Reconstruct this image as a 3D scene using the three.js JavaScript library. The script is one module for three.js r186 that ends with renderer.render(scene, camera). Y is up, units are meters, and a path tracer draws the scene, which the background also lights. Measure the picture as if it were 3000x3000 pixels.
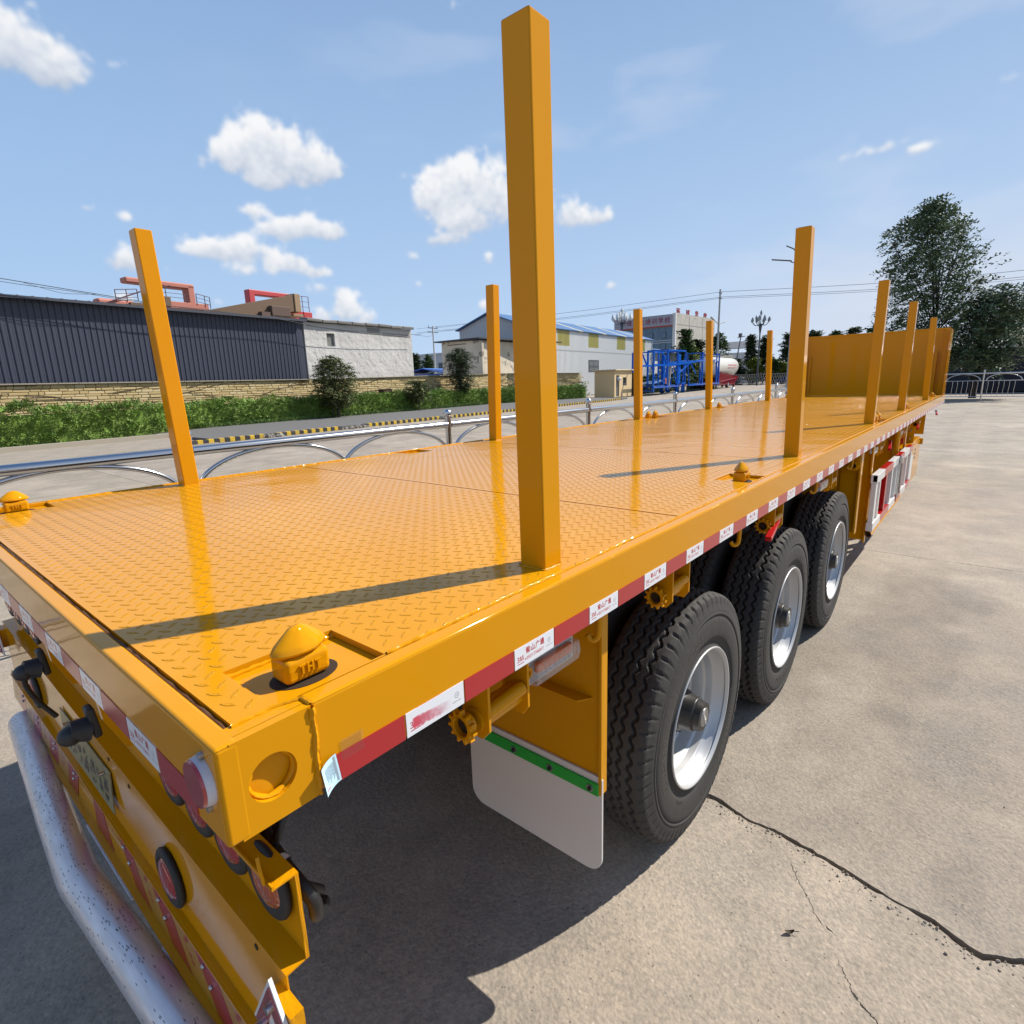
import * as THREE from 'three';
import { mergeGeometries, mergeVertices } from 'three/addons/utils/BufferGeometryUtils.js';
import { RoundedBoxGeometry } from 'three/addons/geometries/RoundedBoxGeometry.js';
import { TextGeometry } from 'three/addons/geometries/TextGeometry.js';
import { FontLoader } from 'three/addons/loaders/FontLoader.js';

// ------------------------------------------------------------------ camera
const scene = new THREE.Scene();
const camera = new THREE.PerspectiveCamera(84.4, 1, 0.05, 4000);
camera.position.set(1.97, 1.9436, 0.2326);
camera.rotation.order = 'YXZ';
camera.rotation.set(-0.2254, 0.7057, -0.0319);

// ------------------------------------------------------------------ sun and exposure
const SUN = new THREE.Vector3(0.43, 0.975, -0.90).normalize();
const sun = new THREE.DirectionalLight(new THREE.Color(1, 0.945, 0.85), 5);
sun.position.copy(SUN).multiplyScalar(60);
sun.castShadow = true;
sun.shadow.mapSize.set(4096, 4096);
Object.assign(sun.shadow.camera, { left: -45, right: 45, top: 45, bottom: -45, near: 1, far: 160 });
sun.shadow.radius = 1;
scene.add(sun, sun.target);
const EXPOSURE = 1.35;

// ------------------------------------------------------------------ random and noise
function rng(seed) {
  let a = seed >>> 0;
  return () => { a = (a + 0x6D2B79F5) | 0; let t = Math.imul(a ^ (a >>> 15), 1 | a); t = (t + Math.imul(t ^ (t >>> 7), 61 | t)) ^ t; return ((t ^ (t >>> 14)) >>> 0) / 4294967296; };
}
const hash2 = (x, y, s) => { let h = Math.imul(x, 374761393) ^ Math.imul(y, 668265263) ^ Math.imul(s, 1442695041); h = Math.imul(h ^ (h >>> 13), 1274126177); return ((h ^ (h >>> 16)) >>> 0) / 4294967296; };
const smooth = (t) => t * t * (3 - 2 * t);
const lerp = (a, b, t) => a + (b - a) * t;
const clamp = (v, a = 0, b = 1) => Math.min(b, Math.max(a, v));
const sstep = (a, b, v) => smooth(clamp((v - a) / (b - a)));
// value noise, wraps after p cells when p > 0
function vnoise(x, y, s = 0, p = 0) {
  const xi = Math.floor(x), yi = Math.floor(y), fx = smooth(x - xi), fy = smooth(y - yi);
  const w = (v) => (p ? ((v % p) + p) % p : v);
  const a = hash2(w(xi), w(yi), s), b = hash2(w(xi + 1), w(yi), s), c = hash2(w(xi), w(yi + 1), s), d = hash2(w(xi + 1), w(yi + 1), s);
  return lerp(lerp(a, b, fx), lerp(c, d, fx), fy);
}
function fbm(x, y, oct = 4, s = 0, p = 0) {
  let v = 0, a = 0.5, n = 0;
  for (let i = 0; i < oct; i++) { v += a * vnoise(x, y, s + i * 17, p); n += a; x *= 2; y *= 2; p *= 2; a *= 0.5; }
  return v / n;
}

// ------------------------------------------------------------------ sky: air and clouds by direction
const rad = Math.PI / 180;
function makeSky() {
  const W = 2048, H = 1024, data = new Float32Array(W * H * 4);
  // [azimuth (0 = -z, + = toward +x), elevation, half width, half height, density]
  const C = [
    [-76.6, 22.6, 3.6, 2.1, 1], [-78.5, 23.2, 3, 1.9, 1], [-74.4, 21.9, 1.9, 1.2, .9], [-73, 23.6, .8, .8, .3], [-71.5, 23, 1.2, .5, .25],
    [-61, 19.6, 2.3, 2.1, 1], [-63.6, 18.4, 2.1, 1.5, 1], [-59, 18.7, 2.6, 2.1, 1], [-56.4, 18.2, 2.6, 1.4, 1], [-60.5, 17.2, 2.6, 1.3, .8],
    [-44.6, 17.6, 2.5, 2.1, 1], [-47, 16.3, 1.8, 1.7, 1], [-41.5, 16.8, 2.6, 2.2, 1], [-44, 14.4, 4, 1.9, .95], [-38.6, 15.6, 2.6, 2.3, .9], [-34, 14.3, 2.3, 1.7, .9], [-31.4, 14.1, 1.5, .8, .8], [-46, 12.9, 2, .7, .5],
    [-58.6, 13.6, 2.8, 1.2, .95], [-56, 13.3, 1.5, .9, .9], [-60.8, 13.3, 1.5, .8, .8],
    [-66.3, 11.5, 2.2, 1.0, .9], [-63.3, 11.7, 2.3, 1.2, .95], [-60, 10.8, 2.6, .9, .85], [-57.6, 10.1, 1.7, .6, .8], [-63, 10, 3, .7, .5],
    [-62.4, 14.7, 1.3, .9, .6], [-72.3, 10.3, 1.6, 1.1, .9], [-69.5, 9.9, 1, .6, .35], [-74.2, 13.8, .9, .4, .45], [-71.8, 13.4, .8, .5, .5], [-65.2, 15.6, .9, .4, .45],
    [-57.5, 8.7, 1.7, 1.0, .55], [-55.4, 7.3, 1.5, 1.7, .95], [-53.6, 6.1, 1.5, 1, .8], [-57.5, 6.4, 2.2, .9, .65], [-72.8, 7.6, 1.3, .7, .6], [-66, 7.4, 1.1, .7, .35], [-61.5, 7.5, 1.3, .7, .35],
    [-49.1, 11.6, .8, .6, .5], [-41.8, 11.3, .7, .8, .6], [-48.5, 9.2, .7, .5, .5], [-30.3, 8.5, 1.2, .5, .6], [-42.5, 7.2, .8, .9, .6],
    [-11.5, 16.2, 1.8, .5, .5], [-9, 16.4, 1.6, .6, .55], [-6.7, 15.9, 1.3, .5, .5], [-10, 15, 3, .4, .25], [-43.6, 29.1, 1, .6, .4], [-.5, 18.8, 1.6, .9, .6],
  ];
  const r = rng(77);
  for (let i = 0; i < 70; i++) { // the same scattered cumulus all round, outside the photograph
    const az = 8 + r() * 264, el = 8 + r() * 26, s = 0.7 + r() * 1.5;
    for (let k = 0; k < 3; k++) C.push([((az + (r() - .5) * 4 * s + 540) % 360) - 180, el + (r() - .5) * 1.2 * s, (1.6 + r()) * s, (.8 + r() * .8) * s, .6 + r() * .4]);
  }
  const sunAz = Math.atan2(SUN.x, -SUN.z) / rad;
  for (let j = 0; j < H; j++) {
    const el = ((j + .5) / H - .5) * 180, ce = Math.cos(el * rad);
    const near = C.filter((c) => Math.abs(c[1] - el) < c[3] * 2.2 + 1);
    for (let i = 0; i < W; i++) {
      const phi = ((i + .5) / W - .5) * 2 * Math.PI;             // atan2(z, x)
      const dx = Math.cos(phi), dz = Math.sin(phi), az = Math.atan2(dx, -dz) / rad;
      const e = Math.max(el, 0), h = Math.exp(-e / 9), z = 1 - Math.exp(-e * e / 2600 - e / 200);
      const dot = SUN.x * dx * ce + SUN.y * Math.sin(el * rad) + SUN.z * dz * ce;
      const g = Math.pow(clamp((dot + 1) / 2), 3);                 // air is paler toward the sun
      let R = lerp(.385, .03, z) + h * (.10 + .30 * g) + .05 * g, G = lerp(.592, .12, z) + h * (.08 + .17 * g) + .045 * g, B = lerp(.90, .36, z) + h * (.0 + .03 * g) + .03 * g;
      if (el > -2 && near.length) {
        // thin veil low over the right
        let veil = sstep(-34, -6, az) * (1 - sstep(28, 60, az)) * (1 - sstep(5, 12.5 + (az + 10) * .12, el + (fbm(az * .2, el * .5, 4, 3) - .5) * 5)) * .75;
        R = lerp(R, .67, veil); G = lerp(G, .735, veil); B = lerp(B, .86, veil);
        const ci = sstep(.52, .8, fbm(az * .11 + 3, el * .34, 5, 61)) * .22 * sstep(-50, -5, az + el); R = lerp(R, .74, ci); G = lerp(G, .79, ci); B = lerp(B, .90, ci);
        let d = 0, sh = 0, ws = 0;
        for (const c of near) {
          let da = az - c[0]; if (da > 180) da -= 360; if (da < -180) da += 360;
          const u = da * ce / c[2], v = (el - c[1]) / (c[3] * (el < c[1] ? .8 : 1.15)), q = u * u + v * v;
          if (q > 5) continue;
          const w = Math.exp(-q * 1.35) * c[4];
          d = 1 - (1 - d) * (1 - Math.min(w * .98, .98)); sh += w * v; ws += w;
        }
        if (d > .02) {
          const n = fbm(az * .85, el * .95, 5, 9), n2 = fbm(az * 2.6 + 7, el * 3, 4, 21);
          const a = sstep(.27, .66, d + (n - .5) * .8 + (n2 - .5) * .26);
          const lift = sh / (ws + 1e-4);
          const l = clamp(.62 + lift * .62 + (n2 - .5) * .5 + (n - .5) * .5);
          R = lerp(R, lerp(.44, .93, l), a); G = lerp(G, lerp(.53, .94, l), a); B = lerp(B, lerp(.68, .96, l), a);
        }
      }
      if (el < 0) { const k = sstep(0, -6, el); R = lerp(R, .22, k); G = lerp(G, .2, k); B = lerp(B, .17, k); }
      const o = (j * W + i) * 4; data[o] = R / EXPOSURE; data[o + 1] = G / EXPOSURE; data[o + 2] = B / EXPOSURE; data[o + 3] = 1;
    }
  }
  const t = new THREE.DataTexture(data, W, H, THREE.RGBAFormat, THREE.FloatType);
  t.mapping = THREE.EquirectangularReflectionMapping; t.magFilter = t.minFilter = THREE.LinearFilter; t.wrapS = THREE.RepeatWrapping; t.needsUpdate = true;
  return t;
}
const sky = makeSky();
scene.background = sky; scene.environment = sky;

// ------------------------------------------------------------------ geometry helpers
const V = (x, y, z) => new THREE.Vector3(x, y, z);
function xf(g, p = [0, 0, 0], r = [0, 0, 0], s = [1, 1, 1]) {
  g.applyMatrix4(new THREE.Matrix4().compose(V(...p), new THREE.Quaternion().setFromEuler(new THREE.Euler(...r, 'YXZ')), V(...s)));
  return g;
}
function clean(g) {
  let q = g.index ? g.toNonIndexed() : g;
  for (const k of Object.keys(q.attributes)) if (!['position', 'normal', 'uv', 'color'].includes(k)) q.deleteAttribute(k);
  if (!q.attributes.normal) q.computeVertexNormals();
  if (!q.attributes.uv) q.setAttribute('uv', new THREE.BufferAttribute(new Float32Array(q.attributes.position.count * 2), 2));
  q.morphAttributes = {};
  return q;
}
function metre(g, k = 1) { // uv in metres from the dominant axis of each face
  const q = clean(g), p = q.attributes.position, n = q.attributes.normal, uv = q.attributes.uv;
  for (let i = 0; i < p.count; i++) {
    const ax = Math.abs(n.getX(i)), ay = Math.abs(n.getY(i)), az = Math.abs(n.getZ(i));
    if (ay >= ax && ay >= az) uv.setXY(i, p.getX(i) * k, p.getZ(i) * k); else if (ax >= az) uv.setXY(i, p.getZ(i) * k, p.getY(i) * k); else uv.setXY(i, p.getX(i) * k, p.getY(i) * k);
  }
  return q;
}
// axis aligned box from corner to corner; r rounds its edges
function bx(x0, x1, y0, y1, z0, z1, r = 0) {
  const w = Math.abs(x1 - x0), h = Math.abs(y1 - y0), d = Math.abs(z1 - z0);
  const g = r ? new RoundedBoxGeometry(w, h, d, 2, Math.min(r, w / 2.01, h / 2.01, d / 2.01)) : new THREE.BoxGeometry(w, h, d);
  g.translate((x0 + x1) / 2, (y0 + y1) / 2, (z0 + z1) / 2);
  return g;
}
function rod(a, b, r, seg = 8, r2 = r) {
  const A = V(...a), B = V(...b), d = B.clone().sub(A), g = new THREE.CylinderGeometry(r2, r, d.length(), seg);
  g.applyQuaternion(new THREE.Quaternion().setFromUnitVectors(V(0, 1, 0), d.clone().normalize()));
  g.translate((A.x + B.x) / 2, (A.y + B.y) / 2, (A.z + B.z) / 2);
  return g;
}
// a square bar between two points
function bar(a, b, w, h = w) {
  const A = V(...a), B = V(...b), d = B.clone().sub(A), g = new THREE.BoxGeometry(w, h, d.length());
  g.applyMatrix4(new THREE.Matrix4().lookAt(B, A, Math.abs(d.y) > .98 * d.length() ? V(0, 0, 1) : V(0, 1, 0)));
  g.translate((A.x + B.x) / 2, (A.y + B.y) / 2, (A.z + B.z) / 2);
  return g;
}
const curve = (pts, t = .5) => new THREE.CatmullRomCurve3(pts.map((p) => V(...p)), false, 'catmullrom', t);
const tube = (pts, r, n = 32, seg = 8) => new THREE.TubeGeometry(curve(pts), n, r, seg);
// flat polygon in a plane, extruded; plane 'x': shape (z, y) pushed along +x; 'z': shape (x, y) along +z; 'y': shape (x, z) up
function slab(plane, pts, at, t, holes = [], bevel = 0) {
  const s = new THREE.Shape(pts.map((p) => new THREE.Vector2(p[0], plane === 'y' ? -p[1] : p[1])));
  for (const h of holes) s.holes.push(new THREE.Path(h.map((p) => new THREE.Vector2(p[0], plane === 'y' ? -p[1] : p[1]))));
  const g = new THREE.ExtrudeGeometry(s, { depth: t, bevelEnabled: bevel > 0, bevelSize: bevel, bevelThickness: bevel, bevelSegments: 1, bevelOffset: -bevel });
  if (plane === 'x') { g.rotateY(-Math.PI / 2); g.scale(-1, 1, 1); flip(g); g.translate(at, 0, 0); }
  else if (plane === 'y') { g.rotateX(-Math.PI / 2); g.translate(0, at, 0); } else g.translate(0, 0, at);
  return g;
}
function flip(g) {
  const ix = g.index; if (ix) { for (let i = 0; i < ix.count; i += 3) { const a = ix.getX(i); ix.setX(i, ix.getX(i + 2)); ix.setX(i + 2, a); } }
  else for (const n of Object.keys(g.attributes)) { const t = g.attributes[n], k = t.itemSize, a = t.array; for (let i = 0; i < t.count; i += 3) for (let c = 0; c < k; c++) { const q = a[i * k + c]; a[i * k + c] = a[(i + 2) * k + c]; a[(i + 2) * k + c] = q; } }
  g.computeVertexNormals();
}
const circle = (cx, cy, r, n = 28) => Array.from({ length: n }, (_, i) => [cx + r * Math.cos(i / n * 2 * Math.PI), cy + r * Math.sin(i / n * 2 * Math.PI)]);
// a welded seam: lumpy bead along a line
function bead(pts, r, seed = 1, step = .012) {
  const c = curve(pts, 0), L = c.getLength(), n = Math.max(6, Math.round(L / step)), g = new THREE.TubeGeometry(c, n, r, 6), p = g.attributes.position, rn = rng(seed);
  const k = Array.from({ length: n + 1 }, () => .65 + rn() * .75), o = Array.from({ length: n + 1 }, () => (rn() - .5) * r * .7);
  for (let i = 0; i <= n; i++) {
    const q = c.getPointAt(i / n);
    for (let j = 0; j <= 6; j++) { const m = i * 7 + j; p.setXYZ(m, q.x + (p.getX(m) - q.x) * k[i] + o[i], q.y + (p.getY(m) - q.y) * k[i], q.z + (p.getZ(m) - q.z) * k[i] + o[(i * 7) % n] * .5); }
  }
  g.computeVertexNormals();
  return g;
}

// ------------------------------------------------------------------ object helpers
const used = {};
function numbered(n) { const k = used[n] = (used[n] ?? -1) + 1; return k ? `${n}_${String(k).padStart(3, '0')}` : n; }
function part(name, geos, mat, parent) {
  const list = (Array.isArray(geos) ? geos : [geos]).map(clean);
  const col = list.some((g) => g.attributes.color);
  if (col) for (const g of list) if (!g.attributes.color) g.setAttribute('color', new THREE.BufferAttribute(new Float32Array(g.attributes.position.count * 3).fill(1), 3));
  const g = list.length > 1 ? mergeGeometries(list) : list[0];
  const m = new THREE.Mesh(g, mat); m.name = parent === scene ? numbered(name) : name; m.castShadow = m.receiveShadow = true;
  parent.add(m);
  return m;
}
function thing(name, label, category, pos = [0, 0, 0], turn = 0, group) {
  const o = new THREE.Group(); o.name = numbered(name); o.position.set(...pos); o.rotation.y = turn;
  o.userData = { label, category }; if (group) o.userData.group = group;
  scene.add(o);
  return o;
}
function struct(name) { const o = new THREE.Group(); o.name = numbered(name); o.userData.kind = 'structure'; scene.add(o); return o; }
function copy(src, label, pos, turn, scale) {
  const o = src.clone(); o.name = numbered(src.name.replace(/_\d{3}$/, '')); o.userData = { ...src.userData, label };
  o.position.set(...pos); if (turn !== undefined) o.rotation.y = turn; if (scale) o.scale.setScalar(scale);
  scene.add(o);
  return o;
}
// the street runs a little askew of the trailer: a frame on it, x away from the yard is negative
const TH = Math.atan(.11);
const onRoad = (x0, z) => [x0 + .11 * z, 0, z];

// ------------------------------------------------------------------ textures
function dataTex(n, f, srgb, rep = 1) {
  const d = new Uint8Array(n * n * 4);
  for (let j = 0; j < n; j++) for (let i = 0; i < n; i++) { const c = f(i / n, j / n, i, j), o = (j * n + i) * 4; d[o] = clamp(c[0]) * 255; d[o + 1] = clamp(c[1]) * 255; d[o + 2] = clamp(c[2]) * 255; d[o + 3] = 255; }
  const t = new THREE.DataTexture(d, n, n); t.wrapS = t.wrapT = THREE.RepeatWrapping; t.magFilter = THREE.LinearFilter; t.minFilter = THREE.LinearMipmapLinearFilter; t.generateMipmaps = true;
  if (srgb) t.colorSpace = THREE.SRGBColorSpace; t.repeat.set(rep, rep); t.needsUpdate = true;
  return t;
}
function canvasTex(w, h, draw, srgb = true) {
  const c = document.createElement('canvas'); c.width = w; c.height = h; draw(c.getContext('2d'), w, h);
  const t = new THREE.CanvasTexture(c); if (srgb) t.colorSpace = THREE.SRGBColorSpace; t.anisotropy = 8; return t;
}
const toS = (v) => (v <= .0031308 ? v * 12.92 : 1.055 * Math.pow(v, 1 / 2.4) - .055);
const concreteMap = dataTex(1024, (u, v, i, j) => {
  const a = fbm(u * 8, v * 8, 4, 1, 8), b = vnoise(u * 256, v * 256, 5, 256), c = vnoise(u * 512, v * 512, 6, 512), w = hash2(i, j, 8), blot = fbm(u * 24, v * 24, 3, 31, 24);
  let k = 1 + (a - .5) * .34 + (blot - .5) * .22 + (b - .5) * .30 + (c - .5) * .22 + (w - .5) * .12;
  if (hash2(i >> 1, j >> 1, 51) > .9975) k *= .45; if (hash2(i >> 1, j >> 1, 52) > .9985) k *= 1.5;
  const t = (a - .5) * .03 + (b - .5) * .02;
  return [toS(.285 * k + t * .5), toS(.243 * k), toS(.197 * k - t * .4)];
}, true, 1 / 2.7);
const concreteBump = dataTex(512, (u, v, i, j) => { const k = .5 + (vnoise(u * 128, v * 128, 5, 128) - .5) * .5 + (vnoise(u * 256, v * 256, 6, 256) - .5) * .5 + (fbm(u * 16, v * 16, 3, 4, 16) - .5) * .4; return [k, k, k]; }, false, 1 / 1.35);
const grainBump = dataTex(256, (u, v) => { const k = fbm(u * 32, v * 32, 3, 14, 32); return [k, k, k]; }, false, 1 / .6);
const waveBump = dataTex(256, (u, v) => { const k = fbm(u * 4, v * 4, 3, 24, 4); return [k, k, k]; }, false, 1 / 1.1);
const plasterMap = dataTex(512, (u, v) => {
  const a = fbm(u * 5, v * 5, 5, 41, 5), st = fbm(u * 22, v * 3, 3, 42, 2), k = 1 + (a - .5) * .35 - sstep(.62, .8, st) * .12;
  return [toS(.50 * k), toS(.485 * k), toS(.465 * k)];
}, true, 1 / 6);
const plasterBump = dataTex(512, (u, v) => { const k = fbm(u * 14, v * 14, 4, 43, 14); return [k, k, k]; }, false, 1 / 4);
const beigeMap = dataTex(512, (u, v) => {
  const a = fbm(u * 5, v * 5, 5, 45, 5), s = sstep(.60, .68, fbm(u * 9, v * 9, 4, 46, 9)), k = 1 + (a - .5) * .4;
  return [toS(lerp(.60, .30, s) * k), toS(lerp(.53, .26, s) * k), toS(lerp(.42, .21, s) * k)];
}, true, 1 / 7);

// road spatter: dark specks
const speckMap = dataTex(512, (u, v, i, j) => { const cl = sstep(.42, .7, fbm(u * 6, v * 6, 3, 71, 6)), s = hash2(i >> 1, j >> 1, 72) > .993 - cl * .03 ? .12 : 1, k = s * (.93 + .1 * vnoise(u * 40, v * 40, 73, 40)); return [k, k * .99, k * .985]; }, true, 1);

// ------------------------------------------------------------------ materials
const lin = (r, g, b) => new THREE.Color().setRGB(r, g, b);
const std = (r, g, b, rough = .7, o = {}) => new THREE.MeshStandardMaterial({ color: lin(r, g, b), roughness: rough, ...o });
const YEL = [.60, .256, .003];
const paint = (c, o = {}) => new THREE.MeshPhysicalMaterial({ color: lin(...c), roughness: .07, ior: 1.25, ...o });
const M = {
  paint: paint(YEL, { bumpMap: waveBump, bumpScale: .0016 }),
  deck: paint(YEL, { roughness: .1, bumpMap: waveBump, bumpScale: .003 }),
  paintFlat: paint(YEL, { roughness: .28 }),
  hole: std(.03, .015, .006, .9),
  red: paint([.40, .012, .014]), white: paint([.74, .74, .73]),
  tapeRed: new THREE.MeshPhysicalMaterial({ color: lin(.37, .008, .014), roughness: .35, clearcoat: .6, clearcoatRoughness: .2 }),
  rubber: std(.018, .017, .017, .62), tyre: std(.036, .033, .030, .8, { bumpMap: grainBump, bumpScale: .0012 }), black: std(.012, .012, .013, .45),
  plastic: std(.02, .02, .022, .5),
  silver: new THREE.MeshPhysicalMaterial({ color: lin(.50, .50, .50), roughness: .42, metalness: .45 }),
  hub: std(.022, .02, .019, .38, { metalness: .2 }), steel: std(.45, .44, .42, .3, { metalness: .9 }), chrome: std(.62, .60, .58, .17, { metalness: 1 }),
  pipe: new THREE.MeshPhysicalMaterial({ color: lin(.70, .69, .72), map: speckMap, roughness: .40, metalness: .6, clearcoat: .3, clearcoatRoughness: .25, bumpMap: grainBump, bumpScale: .0004 }),
  flap: std(.64, .60, .56, .6), green: std(.018, .34, .035, .45), lens: new THREE.MeshPhysicalMaterial({ color: lin(.36, .02, .02), roughness: .18, clearcoat: 1, clearcoatRoughness: .05 }),
  clear: new THREE.MeshPhysicalMaterial({ color: lin(.95, .95, .95), roughness: .1, transmission: .9, thickness: 0 }), amber: std(.72, .16, .03, .3),
  concrete: new THREE.MeshStandardMaterial({ map: concreteMap, bumpMap: concreteBump, bumpScale: .0026, roughness: .93, vertexColors: true }),
  soil: std(.055, .045, .035, 1), asphalt: std(.13, .125, .12, .95, { bumpMap: grainBump, bumpScale: .004 }),
};
M.glass = std(.05, .06, .07, .08, { metalness: .1 });

// ------------------------------------------------------------------ ground
// a slab between two z edges given as functions of x, gently mottled
function slabGeo(x0, x1, zn, zf, top, nx, nz, seed, drop = .07) {
  const P = [], U = [], Cc = [], I = [];
  const at = (i, j) => { const x = lerp(x0, x1, i / nx), a = zn(x), b = zf(x), z = lerp(a, b, j / nz); return [x, z]; };
  for (let j = 0; j <= nz; j++) for (let i = 0; i <= nx; i++) {
    const [x, z] = at(i, j); P.push(x, top, z); U.push(x, z);
    const m = .80 + .42 * fbm(x * .55 + seed, z * .55, 4, seed) - .16 * sstep(.60, .72, fbm(x * 1.7, z * .9 + seed, 4, seed + 5)) + .12 * sstep(.6, .7, fbm(x * .8 + 4, z * 2.2, 4, seed + 9));
    Cc.push(m, m * lerp(.985, 1.01, hash2(seed, 3, 4)), m * lerp(.96, 1.01, hash2(seed, 5, 6)));
    if (i < nx && j < nz) { const k = j * (nx + 1) + i; I.push(k, k + 1, k + nx + 1, k + 1, k + nx + 2, k + nx + 1); }
  }
  const n0 = P.length / 3;
  const ring = []; for (let i = 0; i <= nx; i++) ring.push([i, 0]); for (let j = 1; j <= nz; j++) ring.push([nx, j]); for (let i = nx - 1; i >= 0; i--) ring.push([i, nz]); for (let j = nz - 1; j > 0; j--) ring.push([0, j]);
  ring.forEach(([i, j]) => { const [x, z] = at(i, j); P.push(x, top, z, x, top - drop, z); U.push(x, z, x, z + drop); Cc.push(.8, .8, .8, .6, .6, .6); });
  for (let k = 0; k < ring.length; k++) { const a = n0 + 2 * k, b = n0 + 2 * ((k + 1) % ring.length); I.push(a, a + 1, b, b, a + 1, b + 1); }
  const g = new THREE.BufferGeometry(); g.setAttribute('position', new THREE.Float32BufferAttribute(P, 3)); g.setAttribute('uv', new THREE.Float32BufferAttribute(U, 2)); g.setAttribute('color', new THREE.Float32BufferAttribute(Cc, 3)); g.setIndex(I);
  // wind the top upward
  const q = g.toNonIndexed(), p = q.attributes.position;
  { const a = V(p.getX(0), p.getY(0), p.getZ(0)), b = V(p.getX(1), p.getY(1), p.getZ(1)), c = V(p.getX(2), p.getY(2), p.getZ(2)); if (b.sub(a).cross(c.sub(a)).y < 0) flip(q); }
  q.computeVertexNormals();
  return q;
}
{
  const ground = slabGeo(-1500, 1500, () => 1200, () => -2400, -.072, 60, 60, 3);
  const g = part('ground', ground, M.concrete, scene); g.userData.kind = 'structure';
  const yard = struct('concrete_yard');
  const crackPts = [[-5, -1.96], [-1.5, -2.04], [0, -1.99], [.8, -2.08], [1.188, -2.108], [1.348, -2.063], [1.467, -2.069], [1.636, -2.04], [1.765, -2.023], [1.897, -1.984], [2.018, -1.974], [2.149, -1.922], [2.17, -1.925], [2.215, -1.961], [2.268, -1.983], [2.8, -1.94], [4.2, -2.0], [8, -1.95]];
  const crack = (x) => { for (let i = 1; i < crackPts.length; i++) if (x <= crackPts[i][0]) { const [a, b] = [crackPts[i - 1], crackPts[i]]; return lerp(a[1], b[1], (x - a[0]) / (b[0] - a[0])); } return -1.95; };
  const jag = (x, s) => (vnoise(x * 9, 0, s) - .5) * .018 + (vnoise(x * 38, 0, s + 1) - .5) * .014 + (vnoise(x * 110, 0, s + 2) - .5) * .007;
  const Z = [12, 7.6, 2.9, null, -6.9, -11.8, -16.7, -21.85, -26.8, -31.7, -36.6, -41.5, -47];
  for (let k = 0; k + 1 < Z.length; k++) {
    const near = Z[k] === null ? (x) => crack(x) - .0125 + jag(x, 5) * .7 : (x) => Z[k] - .004 + (vnoise(x * 14, 0, k) - .5) * .006;
    const far = Z[k + 1] === null ? (x) => crack(x) + .0125 + jag(x, 15) * .7 : (x) => Z[k + 1] + .004 + (vnoise(x * 14, 0, k + 40) - .5) * .006;
    const fine = k === 2 || k === 3;
    part('concrete_slab', slabGeo(-4.1, 7, near, far, 0, fine ? 560 : 90, fine ? 70 : 40, 11 + k), M.concrete, yard);
    if (Z[k] !== undefined && k) { const zc = Z[k] === null ? -2.0 : Z[k]; part('joint_soil', bx(-4.1, 7, -.069, -.062, zc - .16, zc + .16), M.soil, yard); }
  }
  // loose grit along the crack and stray bits on the slabs
  const r = rng(5), grit = [];
  for (let i = 0; i < 170; i++) { const x = 1.15 + r() * 1.5, s = .002 + r() * r() * .006; grit.push(xf(new THREE.IcosahedronGeometry(s, 0), [x, s * .4, crack(x) + .014 + r() * r() * .09], [r() * 3, r() * 3, 0], [1, .6, 1.3])); }
  for (let i = 0; i < 220; i++) { const s = .0012 + r() * r() * .003; grit.push(xf(new THREE.IcosahedronGeometry(s, 0), [.9 + r() * 2.6, s * .4, -.4 - r() * r() * 9], [r() * 3, r() * 3, 0], [1, .6, 1.4])); }
  part('grit', grit, std(.33, .28, .225, .9), yard).userData.kind = 'stuff';
  const hair = (pts, w, s) => { // hairline crack: a thin dark groove laid open
    const rr = rng(s), q = curve(pts).getPoints(60).map((p) => [p.x + (rr() - .5) * .008, p.z + (rr() - .5) * .008]), L = [], R = [];
    q.forEach((p, i) => { const k = w * (.4 + rr() * .8) * Math.min(1, i / 6, (60 - i) / 6 + .1); L.push([p[0] + k, p[1]]); R.unshift([p[0] - k, p[1] + k * .4]); });
    return slab('y', [...L, ...R], .0006, .0005);
  };
  part('hairline_crack', [hair([[1.551, 0, -1.943], [1.592, 0, -1.877], [1.641, 0, -1.816], [1.703, 0, -1.731], [1.765, 0, -1.703]], .0012, 3), hair([[1.79, 0, -1.61], [1.83, 0, -1.55], [1.871, 0, -1.499], [1.918, 0, -1.472], [1.95, 0, -1.40]], .0013, 4)], std(.05, .043, .035, 1), yard);
  // road slabs between the railing and the painted kerb
  const road = struct('road'); road.position.set(0, 0, 0);
  for (let k = 0; k < 22; k++) {
    const z0 = 14 - k * 6, z1 = z0 - 6;
    for (const [a, b] of [[-20.05, -12.1], [-12.08, -3.9 - .11 * Math.min(z0, 0) * -1 + .5]]) {
      const g = slabGeo(a, b, (x) => z0 - .006, (x) => z1 + .006, -.003, 24, 16, 60 + k * 2 + (a > -15 ? 1 : 0));
      g.applyMatrix4(new THREE.Matrix4().makeShear(0, 0, 0, 0, .11, 0)); // along the street
      part('road_slab', g, M.concrete, road);
    }
  }
  // apron left of the road, tarred footpath, kerb stones
  const path = struct('footpath');
  const strip = (a, b, z0, z1, y, y0, n = 40) => { const q = []; for (let i = 0; i <= n; i++) { const z = lerp(z0, z1, i / n); q.push([a + .11 * z, z]); } for (let i = n; i >= 0; i--) { const z = lerp(z0, z1, i / n); q.push([b + .11 * z, z]); } return slab('y', q, y0, y - y0); };
  part('apron', metre(strip(-20.06, -25.2, 16, -9.3, .02, -.02)), new THREE.MeshStandardMaterial({ map: concreteMap, roughness: .95 }), path);
  part('tarred_path', metre(strip(-20.5, -28.5, -9.3, -51, .13, -.02)), M.asphalt, path);
  const kerb = thing('painted_kerb', 'yellow and black painted kerb edging the footpath across the road', 'kerb', onRoad(-20.28, -8.2), TH);
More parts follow.
